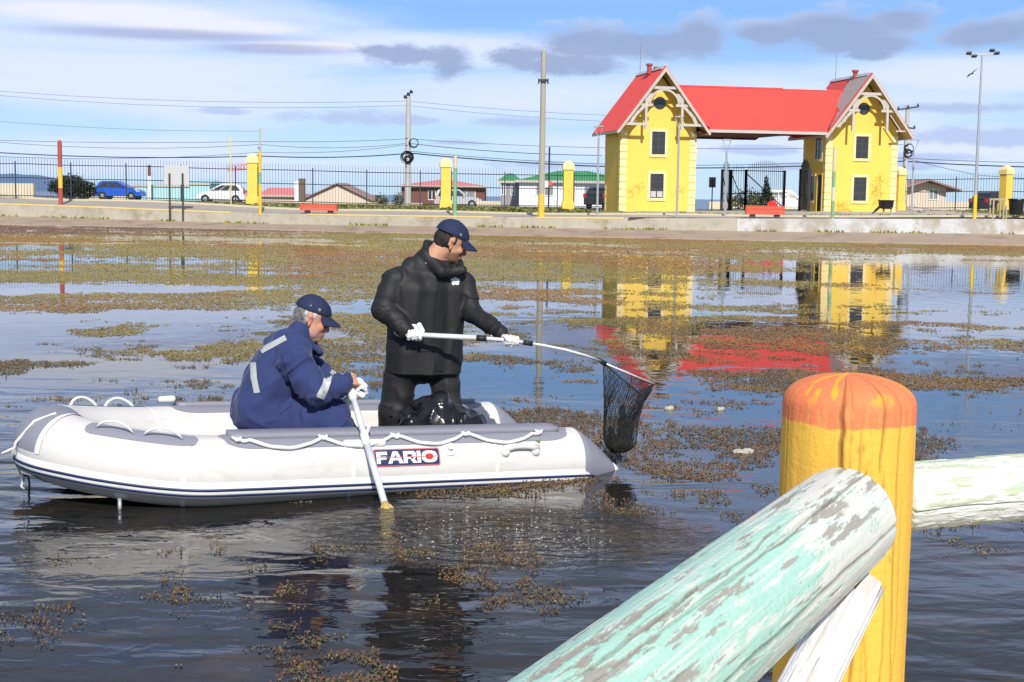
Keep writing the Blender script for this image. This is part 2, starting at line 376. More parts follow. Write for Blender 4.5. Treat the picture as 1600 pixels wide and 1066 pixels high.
for nm, rng, m_, lb in (('pond_wall', (-95, 9.2), m_conc, 'low stained concrete pond wall with a yellow painted edge'), ('pond_wall', (9.2, 80), m_white, 'low pond wall with peeling pale whitewash in front of the gatehouse')):
    pts = [e for e in EP if rng[0] <= e[0] < rng[1]+1]
    w = empty('pond_wall', (pts[0][0], pts[0][1]+3, pts[0][3]), lb, 'wall')
    V, fs = strip(lambda x, y, zt, zf: [(x, y+3.0, zf-.1), (x, y+3.02, zt-.02+jz(x, 5)*.6), (x, y+3.08, zt+jz(x, 5)*.6), (x, y+3.45, zt+jz(x, 5)*.6), (x, y+3.45, zt-.3)], pts)
    mesh_obj('wall_face', V, fs, m_, w)
    if m_ is m_conc:
        for a, b in ((-70, -13.5), (-10.3, -.2), (.1, 5.6)):
            V, fs = strip(lambda x, y, zt, zf: [(x, y+3.006, zt-.055), (x, y+3.010, zt-.005+jz(x, 5)*.6), (x, y+3.07, zt+.012+jz(x, 5)*.6), (x, y+3.4, zt+.012+jz(x, 5)*.6)], [e for e in pts if a <= e[0] <= b])
            mesh_obj('yellow_edge', V, fs, m_yline, w)
V, fs = strip(lambda x, y, zt, zf: [(x, y+3.45, zt+.005)]+[(x, y+3.45+k*.45, gz(x, y+3.45+k*.45)+.02) for k in range(1, 8)], [e for e in EP if e[0] < 11])
props(mesh_obj('path', V, fs, m_path, smooth=True), 'pale grey path behind the pond wall', kind='structure')
V, fs = strip(lambda x, y, zt, zf: [(x, y+6.6, gz(x, y+6.6)-.1), (x, y+6.6, gz(x, y+6.6)+.1), (x, y+6.8, gz(x, y+6.8)+.1), (x, y+6.8, gz(x, y+6.8)-.1)])
props(mesh_obj('kerb', V, fs, m_kerb), 'pale yellowish kerb between path and grass', kind='structure')
# road beyond the fence
V = []; fs = []
for i, x in enumerate(np.arange(-110, 111, 4.)):
    for y in (104, 108, 112, 116, 120, 124, 127): V.append((x, y, gz(x, y)+.03))
n = 7
for i in range(len(V)//n-1):
    for j in range(n-1): fs.append((i*n+j, i*n+n+j, i*n+n+j+1, i*n+j+1))
props(mesh_obj('road', V, fs, m_road, smooth=True), 'asphalt road beyond the fence', kind='structure')
# apron in front of the gatehouse
V = []; fs = []
for i, x in enumerate(np.linspace(5.2, 24, 30)):
    for y in np.linspace(64, 104, 30):
        yy = y+ .0
        V.append((x+(y-64)*.12, yy, gz(x+(y-64)*.12, yy)+.022))
for i in range(29):
    for j in range(29): fs.append((i*30+j, i*30+30+j, i*30+31+j, i*30+j+1))
m_apron = mat('gate_paving', (.42, .38, .31), .95, .2, .6, .3, 12, dirt=.4)
props(mesh_obj('pavement', V, fs, m_apron, smooth=True), 'dusty pale paving around the gatehouse', kind='structure')
# near bank under the photographer
b = MB().box(-40, 40, -30, 2.75, -1.2, .32)
props(b.build('near_bank', m_conc, None), 'concrete bank the wooden railing stands on', kind='structure')
# sea, hills
m_sea = mat('sea_water', (.015, .05, .10), .25, .2, .02, .6, .3)
props(mesh_obj('sea', [(-14000, 168, -6), (14000, 168, -6), (14000, 14000, -6), (-14000, 14000, -6)], [(0, 1, 2, 3)], m_sea), 'dark blue sea on the horizon', kind='structure')
def hills(pxs, tops, D, nm, lb, m_):
    V = []; fs = []; N = 160
    for i in range(N):
        px = pxs[0]+(pxs[-1]-pxs[0])*i/(N-1); py = np.interp(px, pxs, tops)+.9*(vnoise(px*.12, 3)-.5)
        a = P(px, py, D); z = max(a.z, -5); x = a.x
        for k, (dy, f) in enumerate(((-600, 0), (-350, .45), (-150, .85), (0, 1), (300, .8), (800, 0))):
            V.append((x, D+dy, -8+(z+8)*f+(6*(vnoise(px*.3, k*3.)-.5) if 0 < f < 1 else 0)))
    n = 6
    for i in range(N-1):
        for j in range(n-1): fs.append((i*n+j, i*n+n+j, i*n+n+j+1, i*n+j+1))
    props(mesh_obj(nm, V, fs, m_, smooth=True), lb, kind='structure')
m_hill = mat('haze_blue_hill', (.10, .17, .30), 1, .12, .004)  # distance haze is painted into the blue base colour
hills([-700, -500, -250, -60, 20, 60, 90, 115, 150], [285, 268, 276, 273, 271.5, 274, 281, 289, 298], 6500, 'hills', 'low haze-blue hills across the water at the left', m_hill)
# ============================================================ WATER
def make_water():
    m = bpy.data.materials.new('pond_water'); m.use_nodes = True; g = G_(m.node_tree); b = g.n['Principled BSDF']
    tc = g.add('ShaderNodeTexCoord'); v = tc.outputs['Object']; x, y, z = g.sep(v)
    b.inputs['Roughness'].default_value = .015; b.inputs['IOR'].default_value = 1.333
    murk = g.mix(g.ramp(g.noise(v, 1.6, 8, .65, .4), .5, .68), (.014, .013, .013), (.045, .029, .017))
    near = g.ramp(y, 5.5, 12)
    g.l.new(g.mix(near, murk, (.022, .022, .017)), b.inputs['Base Color'])
    # ripples: long soft ones, finer ones, and a stirred patch round the oar
    n1 = g.noise(g.comb(g.m('MULTIPLY', x, .8), g.m('MULTIPLY', y, 1.5), 0.0), 1.3, 2, .45, .6)
    n2 = g.noise(g.comb(g.m('MULTIPLY', x, 1.6), g.m('MULTIPLY', y, 3.0), 2.0), 2.2, 3, .5, .8)
    n3 = g.noise(v, 12.0, 4, .6, 1.2)
    near2 = g.m('SUBTRACT', 1.0, g.ramp(y, 7.0, 14))
    left = g.m('SUBTRACT', 1.0, g.ramp(x, -3.3, -1.5))
    nl = g.m('ADD', g.m('MULTIPLY', near2, .62), .04)
    nl = g.m('ADD', nl, g.m('MULTIPLY', left, g.m('MULTIPLY', near2, 1.5)))
    cx, cy = .0, 7.25
    dx = g.m('MULTIPLY', g.m('SUBTRACT', x, cx), .75); dy = g.m('MULTIPLY', g.m('SUBTRACT', y, cy), 1.15)
    rr = g.m('SQRT', g.m('ADD', g.m('MULTIPLY', dx, dx), g.m('MULTIPLY', dy, dy)))
    pt = g.m('SUBTRACT', 1.0, g.ramp(rr, .15, 1.0))
    rings = g.m('SINE', g.m('ADD', g.m('MULTIPLY', rr, 38.0), g.m('MULTIPLY', n2, 13.0)))
    h = g.m('MULTIPLY', g.m('ADD', g.m('MULTIPLY', n1, .034), g.m('MULTIPLY', n2, .007)), nl)
    h = g.m('ADD', h, g.m('MULTIPLY', g.m('ADD', g.m('MULTIPLY', rings, .0075), g.m('MULTIPLY', n3, .045)), pt))
    # tiny capillary ripple on the far water
    nf = g.noise(g.comb(g.m('MULTIPLY', x, 1.0), g.m('MULTIPLY', y, .7), 0.0), 2.6, 2, .5)
    h = g.m('ADD', h, g.m('MULTIPLY', nf, g.m('ADD', .0015, g.m('MULTIPLY', g.ramp(x, 2.0, 7.0), .0016))))
    bp = g.add('ShaderNodeBump'); bp.inputs['Strength'].default_value = 1; bp.inputs['Distance'].default_value = 1
    g.l.new(h, bp.inputs['Height']); g.l.new(bp.outputs[0], b.inputs['Normal'])
    xs = [-150, 150]; 
    o = mesh_obj('pond_water', [(-150, 1.5, 0), (150, 1.5, 0), (150, 100, 0), (-150, 100, 0)], [(0, 1, 2, 3)], m)
    props(o, 'dark murky pond water mirroring sky and gatehouse', kind='structure')
make_water()
# floating weed: coverage table on water rows / columns of the view, fixed to the pond
ROWS = [362, 372, 388, 400, 430, 470, 520, 570, 620, 680, 740, 780, 850, 1100]
COLS = [-200, 0, 250, 500, 750, 950, 1200, 1450, 1800]
COV = [[.9, .9, .95, .95, .95, .95, .95, .95, .95],
       [.8, .8, .85, .9, .9, .93, .93, .93, .9],
       [.32, .34, .36, .55, .75, .88, .88, .92, .9],
       [.36, .40, .42, .66, .82, .86, .88, .90, .8],
       [.34, .34, .34, .36, .48, .52, .66, .62, .46],
       [.36, .38, .33, .34, .36, .44, .54, .50, .48],
       [.40, .40, .34, .32, .34, .48, .56, .60, .56],
       [.28, .26, .22, .20, .34, .50, .54, .54, .54],
       [.06, .05, .05, .1, .22, .32, .42, .44, .46],
       [.03, .03, .03, .05, .16, .40, .46, .40, .40],
       [.02, .02, .02, .04, .10, .42, .44, .12, .12],
       [.02, .02, .03, .15, .26, .12, .10, .06, .08],
       [.008, .01, .03, .10, .06, .03, .03, .05, .06],
       [.008, .012, .015, .13, .05, .02, .03, .09, .09]]
def cover(px, py):
    C = np.array(COV); r = np.interp(py, ROWS, np.arange(len(ROWS))); c = np.interp(px, COLS, np.arange(len(COLS)))
    r0_ = np.clip(r.astype(int), 0, len(ROWS)-2); c0 = np.clip(c.astype(int), 0, len(COLS)-2); fr = r-r0_; fc = c-c0
    return (C[r0_, c0]*(1-fc)+C[r0_, c0+1]*fc)*(1-fr)+(C[r0_+1, c0]*(1-fc)+C[r0_+1, c0+1]*fc)*fr
def boat_mask(x, y):
    # inside the dinghy: nothing floats
    ox, oy = .154, 9.50; u = np.array((math.cos(R(207)), math.sin(R(207)))); dx = x-ox; dy = y-oy
    lx = dx*u[0]+dy*u[1]; ly = -dx*u[1]+dy*u[0]
    half = np.where(lx < 2.2, .80, .80*np.sqrt(np.clip(1-((lx-2.2)/1.15)**2, 0, 1)))
    return (lx > -.35) & (lx < 3.35) & (np.abs(ly) < half)
def make_weed():
    N = 2300000
    # candidates with a density that falls with distance
    px = RNG.uniform(-160, 1760, N); py = 350+RNG.uniform(0, 1, N)**1.25*750
    d = fw.z*F-(533-py)*0; d = np.array([0])  # unused
    k = np.array(fw)*F; V3 = k[None, :]+np.outer(px-800, np.array(rv))+np.outer(533-py, np.array(uv))
    t = -CZ/V3[:, 2]; x = V3[:, 0]*t; y = V3[:, 1]*t
    ok = (t > 0) & (y > 4.4) & (y < 82); wx, wy = zip(*WE); ok &= y < np.interp(x, wx, wy)+.05
    ok &= ~boat_mask(x, y)
    px, py, x, y = px[ok], py[ok], x[ok], y[ok]
    n = fbm(x/11+20, y/7+20, oct=7, pers=.62, seed=5)
    nb = fbm(x/1.3, y/1.25, oct=5, pers=.68, seed=31)
    wn = sstep(9, 26, y); mixn = (n*.8+nb*.2)*wn+nb*(1-wn)*.78+.2*fbm(x/2.4, y/3, oct=2, seed=61)*(1-wn)
    # rank-normalise so that 'cover' is a real fraction
    rank = np.empty(len(x)); o_ = np.argsort(py, kind='stable')
    for ch in np.array_split(o_, 28):
        lo_ = max(0, np.searchsorted(py[o_], py[ch[0]]-25)); hi_ = np.searchsorted(py[o_], py[ch[-1]]+25); srt = np.sort(mixn[o_[lo_:hi_]]); rank[ch] = np.searchsorted(srt, mixn[ch])/len(srt)
    cv = cover(px, py); soft = .05+.22*sstep(480, 800, py)
    fine = vnoise(x/.09/np.maximum(1, y/14), y/.13/np.maximum(1, y/14), seed=71)
    p = 1/(1+np.exp(-(cv*.92+.10*(fine-.5)-rank)/(soft*1.25*np.clip(cv*2.2, .3, 1)))); p = p*sstep(.12, .62, fine+.55*np.clip((cv-rank)*4, -1, 1))*np.clip(cv/.06, 0, 1)*np.interp(py, [380, 450, 560, 660, 800, 900], [.95, .75, .55, .40, .26, .20])
    keep = RNG.random(len(p)) < p; x, y, px, py, n, nb = x[keep], y[keep], px[keep], py[keep], n[keep], nb[keep]
    N = len(x); w = np.maximum(.0055, y*.00070)*RNG.uniform(.5, 1.6, N); hgt = w*RNG.uniform(.1, .6, N)*np.where(py > 590, .8, .5)
    hgt = np.minimum(hgt, .012+.0006*y)
    a = RNG.uniform(0, 2*PI, N); el = RNG.uniform(.35, 1.0, N)
    ca, sa = np.cos(a)*w, np.sin(a)*w
    z0 = .004+RNG.uniform(0, .006, N)
    # five points per sprig: four low corners and a tip -> 4 triangles, uneven
    P0 = np.stack([x-ca, y-sa, z0*.3], 1); P1 = np.stack([x+sa*el, y-ca*el, z0], 1); P2 = np.stack([x+ca, y+sa, z0*.3], 1); P3 = np.stack([x-sa*el, y+ca*el, z0], 1)
    P4 = np.stack([x+RNG.normal(0, .3, N)*w, y+RNG.normal(0, .3, N)*w, z0+hgt], 1)
    V = np.stack([P0, P1, P2, P3, P4], 1).reshape(-1, 3); i = np.arange(N)*5
    fs = np.concatenate([np.stack([i, i+1, i+4], 1), np.stack([i+1, i+2, i+4], 1), np.stack([i+2, i+3, i+4], 1), np.stack([i+3, i, i+4], 1)])
    olive = np.array((.24, .185, .055)); rust = np.array((.26, .135, .045)); grey = np.array((.115, .095, .06)); dark = np.array((.05, .04, .025)); redd = np.array((.15, .085, .06)); tan = np.array((.27, .19, .09))
    h1 = fbm(x/4.0, y/6.0, oct=4, seed=77); h2 = fbm(x/.8, y/.8, oct=3, seed=99)
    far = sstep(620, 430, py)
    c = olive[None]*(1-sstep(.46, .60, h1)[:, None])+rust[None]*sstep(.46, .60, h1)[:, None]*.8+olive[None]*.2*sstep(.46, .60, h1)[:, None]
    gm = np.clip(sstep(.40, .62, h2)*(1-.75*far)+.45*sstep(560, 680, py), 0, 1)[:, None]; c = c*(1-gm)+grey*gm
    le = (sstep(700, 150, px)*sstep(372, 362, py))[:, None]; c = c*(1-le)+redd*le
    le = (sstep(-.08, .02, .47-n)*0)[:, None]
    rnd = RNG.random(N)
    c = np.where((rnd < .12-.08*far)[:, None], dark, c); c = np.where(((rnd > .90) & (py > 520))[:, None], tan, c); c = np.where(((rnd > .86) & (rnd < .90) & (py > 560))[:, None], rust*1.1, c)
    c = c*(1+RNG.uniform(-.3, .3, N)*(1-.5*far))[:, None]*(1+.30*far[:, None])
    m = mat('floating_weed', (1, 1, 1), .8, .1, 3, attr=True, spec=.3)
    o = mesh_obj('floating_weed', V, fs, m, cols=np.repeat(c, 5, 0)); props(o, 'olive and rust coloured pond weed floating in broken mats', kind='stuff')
    print('weed sprigs', N)
    return x, y, px, py
WX, WY, WPX, WPY = make_weed()
# taller reddish stems poking out of the nearer water
def make_stems():
    sel = np.where((WPY > 560))[0]; sel = RNG.choice(sel, min(2600, len(sel)), replace=False); V = []; fs = []; C = []
    for s in sel:
        x, y = WX[s], WY[s]; n = RNG.integers(2, 5)
        for _ in range(n):
            a = RNG.uniform(0, 2*PI); L = RNG.uniform(.008, .024); r = .0012; bx = x+RNG.normal(0, .012); by = y+RNG.normal(0, .012)
            tx = bx+math.cos(a)*L*.7; ty = by+math.sin(a)*L*.7; k = len(V)
            V += [(bx-r, by, -.004), (bx+r, by, -.004), (tx+r*.7, ty, L*.8), (tx-r*.7, ty, L*.8), (tx+.006, ty, L*.9), (tx, ty+.004, L+.006), (tx-.006, ty, L*.75)]
            fs += [(k, k+1, k+2, k+3), (k+3, k+4, k+5, k+6)]
            cc = [(.14, .055, .03), (.09, .05, .03), (.13, .10, .04), (.05, .035, .03)][RNG.integers(0, 4)]; C += [cc]*7
    o = mesh_obj('weed_stems', V, fs, MATS['floating_weed'], cols=np.array(C)); props(o, 'short reddish weed stems sticking out of the near water', kind='stuff')
make_stems()
def make_foam_glints():
    V = []; fs = []
    for i in range(260):
        r = RNG.uniform(.08, 1.0)**.8; a = RNG.uniform(-.5, 2*PI-.5); rr = r+.05*math.sin(a*5); px_ = 790+190*rr*math.cos(a); py_ = 838+46*rr*math.sin(a)+6*math.sin(px_*.05)
        if px_ < 640 and RNG.random() < .5: continue
        p = onwater(px_, py_); L = RNG.uniform(.002, .005)*(2.4 if RNG.random() < .1 else 1); t = RNG.normal(0, .5); w = L*RNG.uniform(.12, .4); dx, dy = math.cos(t)*L, math.sin(t)*L*.6; k = len(V)
        V += [(p.x-dx, p.y-dy, .002), (p.x+dy*w/L, p.y-w, .001), (p.x+dx, p.y+dy, .003), (p.x-dy*w/L, p.y+w, .005)]; fs.append((k, k+1, k+2, k+3))
    o = mesh_obj('foam_glints', V, fs, mat('foam_glint_pale', (.42, .42, .42), .3)); props(o, 'small pale flecks painted for foam and wavelet glints where the oar stirs the water', kind='stuff')  # flat pale colour stands for bubbles and the glint of short wavelets
make_foam_glints()
# grass tufts along the verge
def tufts():
    V = []; C = []; n = 0
    def put(x, y, w, h, c):
        z = gz_fast(x, y)
        for _ in range(4):
            a = RNG.uniform(0, PI); dx, dy = math.cos(a)*w, math.sin(a)*w; lx, ly = RNG.normal(0, w), RNG.normal(0, w)
            V.extend([(x-dx, y-dy, z-.02), (x+dx, y+dy, z-.02), (x+lx, y+ly, z+h*RNG.uniform(.5, 1.2))]); C.extend([c]*3)
    gx = np.arange(-70, 71, 1.0); gy = np.arange(60, 121, 1.0); GX, GY = np.meshgrid(gx, gy, indexing='ij'); GG = gzn(GX, GY)
    def gz_fast(x, y):
        i = int(min(max((x+70), 0), 139)); j = int(min(max(y-60, 0), 59)); fx = x+70-i; fy = y-60-j
        return (GG[i, j]*(1-fx)+GG[i+1, j]*fx)*(1-fy)+(GG[i, j+1]*(1-fx)+GG[i+1, j+1]*fx)*fy
    wx, wy = zip(*WE)
    for _ in range(9000):
        x = RNG.uniform(-36, 36); y0 = np.interp(x, wx, wy); y = y0+RNG.uniform(7, 30)
        if 4 < x < 25 and 70 < y: 
            if RNG.random() > .05: continue
        c = np.array((.17, .19, .05)) if RNG.random() < .6 else np.array((.26, .23, .10)); c = c*RNG.uniform(.6, 1.3)
        put(x, y, RNG.uniform(.05, .12), RNG.uniform(.03, .10), c)
    for _ in range(900):   # weeds in the joint at the wall foot
        x = RNG.uniform(-30, 26); y0 = np.interp(x, wx, wy)
        if vnoise(x*.8, 3.3) < .52: continue
        zf = np.interp(x, wx, [z[1] for z in WZ]); a = RNG.uniform(0, PI); w = .05; h = RNG.uniform(.04, .14); y = y0+2.93
        c = np.array((.16, .17, .03))*RNG.uniform(.6, 1.4) if RNG.random() < .7 else np.array((.45, .38, .04))
        V.extend([(x-w, y, zf-.03), (x+w, y-.03, zf-.03), (x+RNG.normal(0, .05), y-.05, zf+h)]); C.extend([c]*3)
    fs = np.arange(len(V)).reshape(-1, 3)
    o = mesh_obj('grass', V, fs, mat('grass_blades', (1, 1, 1), .9, .1, 3, attr=True, spec=.2), cols=np.array(C)); props(o, 'short dry green grass on the verge behind the path', kind='stuff')
tufts()
# ============================================================ FAR SHORE THINGS
m_ywall = mat('yellow_render', (.80, .545, .10), .85, .07, 1.5, .2, 12, dirt=.05)
m_cream = mat('cream_render', (.80, .64, .32), .85, .07, 3, .2, 14, dirt=.08)
m_red = mat('red_roof_metal', (.70, .070, .058), .55, .07, 2.0, .1, 30)
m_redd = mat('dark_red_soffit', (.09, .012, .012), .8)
m_wood = mat('weathered_white_timber', (.50, .45, .40), .85, .18, 4, .3, 30, dirt=.45)
m_soff = mat('tan_soffit', (.42, .32, .12), .85, .15, 4)
m_glass = mat('dark_window_glass', (.035, .036, .04), .15, .5, 3, spec=.6)
m_bars = mat('window_bars', (.07, .065, .06), .6)
m_felt = mat('bare_roof_felt', (.36, .33, .31), .9, .25, 3, .5, 12, dirt=.4)
m_iron = mat('dark_iron', (.028, .032, .05), .55)
m_black = mat('black_metal', (.012, .012, .014), .5)
m_galv = mat('galvanised_steel', (.46, .47, .48), .45, .1, 6, metal=.5)
m_grey = mat('grey_ridge_metal', (.45, .46, .48), .5, .1, 4)
m_graf = mat('brown_graffiti_paint', (.62, .33, .03), .9)
BY = R(11); BR = Matrix.Rotation(BY, 4, 'Z')
bx = P(967.5, 330, 75); gbase = Vector((bx.x, 75, gz(bx.x, 75)))
gh = empty('gatehouse', gbase, 'yellow twin-towered gatehouse with red roofs joined over the gateway', 'gatehouse', rz=BY)
Wd = 4.15; DP = 3.1; TX2 = 11.55; EH = 4.61
RISE = 3.31; HW = Wd/2+.42; SL = RISE/HW
def window(parent, x0, x1, z0, z1, y=0.0, side=False, bars=(2, 3), frame=.15, curtain=False):
    'on the front wall (y) or the left wall (side: x is then the depth)'
    xw = y
    def bxx(mb, a0, a1, d0, d1, c0, c1):
        if side: mb.box(xw+d0, xw+d1, a0, a1, c0, c1)
        else: mb.box(a0, a1, xw+d0, xw+d1, c0, c1)
    mb = MB(); f = frame
    bxx(mb, x0-f, x0, -.05, .04, z0-f, z1+f); bxx(mb, x1, x1+f, -.05, .04, z0-f, z1+f); bxx(mb, x0, x1, -.05, .04, z1, z1+f); bxx(mb, x0, x1, -.07, .04, z0-f, z0)
    w = mb.build('window', m_cream, parent)
    mb = MB(); bxx(mb, x0, x1, -.012, .0, z0, z1); mb.build('pane', m_glass, w)
    mb = MB(); nx, nz = bars
    for i in range(1, nx): x = x0+(x1-x0)*i/nx; bxx(mb, x-.015, x+.015, -.03, -.014, z0, z1)
    for i in range(1, nz): z = z0+(z1-z0)*i/nz; bxx(mb, x0, x1, -.026, -.013, z-.013, z+.013)
    for x in (x0+.015, x1-.015): bxx(mb, x-.015, x+.015, -.03, -.014, z0, z1)
    mb.build('bars', m_bars, w)
    if curtain:
        mb = MB(); bxx(mb, x0+.04, (x0+x1)/2-.03, -.0135, -.0125, z0+.05, z0+.36); bxx(mb, (x0+x1)/2+.03, x1-.04, -.0135, -.0125, z0+.05, z0+.36); mb.build('curtain', mat('pale_curtain', (.45, .46, .46), .8), w)
    return w
def tower(ox, broken):
    # wall prism with a gable
    zr = EH+SL*(Wd/2)
    zt = EH-.02
    poly = [(ox, 0, -.3), (ox+Wd, 0, -.3), (ox+Wd, 0, zt), (ox+Wd/2, 0, zt+SL*Wd/2-.12), (ox, 0, zt)]
    MB().prism(poly, (0, DP, 0)).build('tower_wall', m_ywall, gh)
    cx = ox+Wd/2; y0 = -1.0; y1 = DP+1.25; zt = EH-SL*.42+ .12; za = EH+SL*Wd/2+.12; th = .09
    for sgn in (-1, 1):
        xe = cx+sgn*HW
        rf = MB().prism([(xe, y0, zt), (cx, y0, za), (cx, y0, za+th), (xe+sgn*.05, y0, zt+th*.4)], (0, y1-y0, 0)).build('roof_slope', m_red, gh)
        MB().prism([(xe, y0+.06, zt-.05), (cx, y0+.06, za-.05), (cx, y0+.06, za-.004), (xe, y0+.06, zt-.004)], (0, y1-y0-.12, 0)).build('soffit', m_soff, gh)
        MB().prism([(xe, y0-.05, zt-.16), (cx, y0-.05, za-.20), (cx, y0-.05, za+.03), (xe, y0-.05, zt+.03)], (0, .05, 0)).build('bargeboard', m_wood, gh)
        # standing seams on the slope
        mb = MB(); k = 0; y = y0+.2
        while y < y1-.05:
            mb.prism([(xe+sgn*.05, y, zt+th*.4+.001), (cx, y, za+th+.001), (cx, y, za+th+.018), (xe+sgn*.05, y, zt+th*.4+.018)], (0, .02, 0)); y += .25
        if not (broken and sgn == -1): mb.build('roof_seams', m_red, gh, kind='stuff')
        MB().box(min(xe+sgn*.06, xe-sgn*.02), max(xe+sgn*.06, xe-sgn*.02), y0, y1, zt-.1, zt+.02).build('fascia', m_wood, gh)
    MB().prism([(cx-.16, 0, za+th-.12), (cx, 0, za+th+.05), (cx+.16, 0, za+th-.12)], (0, y1-y0-.3, 0), Matrix.Translation((0, y0+.35, 0))).build('ridge_cap', m_grey, gh)
    if broken:   # bared strip where the sheets have gone
        xe = cx-HW
        def on(t, y, o=.02): x = xe-.05+(cx-xe+.05)*t; return (x, y, (zt+th*.4)+(za+th-zt-th*.4)*t+o)
        edge = [(0.12, .10), (.3, .35), (.42, .45), (.50, 1.25), (.62, 1.30), (.8, 1.45), (.96, 1.9), (.975, 2.4)]
        V = []; fs = []; n = 0
        rows = []
        for i in range(26):
            t = .10+.875*i/25; ya = y0+.10+ (.03*math.sin(i*2.1)); yb = y0+np.interp(t, [.10, .3, .42, .5, .7, .9, .975], [.15, .5, .8, 1.9, 2.2, 2.5, 2.7])+.10*math.sin(i*3.7)+.07*math.sin(i*1.3)
            rows.append((t, ya, yb))
        for t, ya, yb in rows:
            for k in range(6): V.append(on(t, ya+(yb-ya)*k/5, .022+.012*random.random()))
        for i in range(25):
            for k in range(5): a = i*6+k; fs.append((a, a+1, a+7, a+6))
        mesh_obj('bare_roof_patch', V, fs, m_felt, gh, world=False)
    # truss in the gable plane
    yp = y0+.06
    def bar(n, u0, z0, u1, z1, w=.13, d=.10): return MB().beam((cx+u0, yp+.06, z0), (cx+u1, yp+.06, z1), d, w, (0, .0001, 1) if abs(u0-u1) > .01 else (1, 0, 0)).build(n, m_wood, gh)
    bar('collar_tie', -.66, 6.45, .66, 6.45, .14)
    for s in (-1, 1):
        bar('truss_post', s*.98, 6.12, s*.98, 4.30 if not broken else 4.45, .13, .12)
        bar('middle_tie', s*1.36, 5.55, s*.62, 5.55, .13)
        if not broken: bar('lower_tie', s*2.14, 4.55, s*.85, 4.55, .13)
        elif s == 1: bar('lower_tie', 2.14, 4.5, 1.5, 4.5, .07)
        # arch and lower curved brace
        mb = MB(); arc = [(s*(.84*math.cos(t)), 5.55+.86*math.sin(t)) for t in [k*PI/16 for k in range(9)]]
        for a, b in zip(arc[:-1], arc[1:]): mb.beam((cx+a[0], yp+.06, a[1]), (cx+b[0], yp+.06, b[1]), .10, .19, (0, 1, 0))
        ar = mb
        o = MB()
        for a, b in zip(arc[:-1], arc[1:]):
            n_in = [(p[0]*.89, 5.55+(p[1]-5.55)*.87) for p in (a, b)]
            o.prism([(cx+a[0], yp+.02, a[1]), (cx+b[0], yp+.02, b[1]), (cx+n_in[1][0], yp+.02, n_in[1][1]), (cx+n_in[0][0], yp+.02, n_in[0][1])], (0, .085, 0))
        o.prism([(cx+s*.62, yp+.02, 6.17), (cx+s*.92, yp+.02, 5.55), (cx+s*.92, yp+.02, 6.1)], (0, .083, 0))
        o.build('arch_brace', m_wood, gh)
        if not (broken and s == 1):
            o = MB(); pts = [(1.0, 5.45), (1.25, 5.22), (1.5, 4.95), (1.72, 4.55)] if s == 1 or not broken else [(1.0, 5.45), (1.25, 5.2), (1.5, 4.9), (1.8, 4.62)]
            for a, b in zip(pts[:-1], pts[1:]): o.prism([(cx+s*a[0], yp+.02, a[1]), (cx+s*b[0], yp+.02, b[1]), (cx+s*(b[0]+.17), yp+.02, b[1]+.02), (cx+s*(a[0]+.17), yp+.02, a[1]+.06)], (0, .083, 0))
            o.build('curved_brace', m_wood, gh)
        else: bar('loose_strut', 1.15, 5.35, 1.85, 4.45, .05, .05)
    # windows and quoins
    window(gh, ox+1.70, ox+2.43, 3.02, 4.22)
    window(gh, ox+1.66, ox+2.40, .72, 2.0, curtain=not broken, bars=(1 if not broken else 2, 3))
    Mr = Matrix.Translation((ox+Wd/2+.02, -.012, 5.72)) @ Matrix.Rotation(PI/2, 4, 'X')
    rw = MB().lathe([(.33, 0), (.33, .02)], 28, M=Mr).build('round_window', m_glass, gh)
    b_ = MB(); b_.box(ox+Wd/2-.31, ox+Wd/2+.35, -.045, -.034, 5.71, 5.73); b_.box(ox+Wd/2+.01, ox+Wd/2+.03, -.045, -.034, 5.4, 6.04); b_.build('bars', m_bars, rw)
    q = MB().box(-.03, .36, -.03, .30, .0, .36).build('quoin', m_cream, gh, bevel=.012); q.location = (ox, 0, -.02)
    for side in (0, 1):
        for k in range(11):
            if side == 0 and k == 0: continue
            o = q.copy(); COL.objects.link(o); o.parent = gh
            o.location = (ox+(Wd-.33)*side, 0, -.02+k*.395)
        if True:
            for k in range(11):
                o = q.copy(); COL.objects.link(o); o.parent = gh; o.location = (ox+(Wd-.33)*side, DP-.27, -.02+k*.395)
    if broken:
        window(gh, .55, 1.35, 2.98, 4.2, y=ox, side=True)
        # door, lower side window
        d = MB().box(ox-.03, ox+.02, .34, .95, .05, 2.1).build('door', m_glass, gh); 
        fr = MB().box(ox-.06, ox+.02, .26, .34, 0, 2.2).box(ox-.06, ox+.02, .95, 1.03, 0, 2.2).box(ox-.06, ox+.02, .34, .95, 2.1, 2.2).build('door_frame', m_ywall, gh)
        window(gh, 1.35, 2.35, .7, 2.05, y=ox, side=True, frame=.12)
    # chimney flue and rod
    fx = cx+(-.25 if not broken else -.1); fz = za-.15
    MB().lathe([(.13, 0), (.13, .42), (.19, .43), (.19, .53), (.12, .54)], 10, (fx, y0+ (2.2 if not broken else 2.0), fz)).build('chimney_flue', mat('rusty_red_flue', (.35, .06, .05), .6, .3, 4), gh)
    if not broken: MB().lathe([(.13, 0), (.13, .32), (.10, .34)], 10, (fx+.28, y0+1.9, fz+.02)).build('chimney_flue', MATS['rusty_red_flue'], gh)
    MB().tube([(cx, y1-.5, za), (cx, y1-.5, za+1.7)], [.02, .008], 5).build('lightning_rod', mat('rod_brown', (.22, .14, .12), .6), gh)
    # graffiti scribbles
    rg = random.Random(3 if broken else 8); mb = MB()
    spots = [(.35, 1.15, .5), (.8, .35, .7), (2.9, 1.3, 1.0), (3.0, 1.8, .8), (2.9, .8, .9), (1.1, .2, .6)] if broken else [(.55, 1.0, .5), (1.0, 1.25, .35), (3.1, 1.0, .5)]
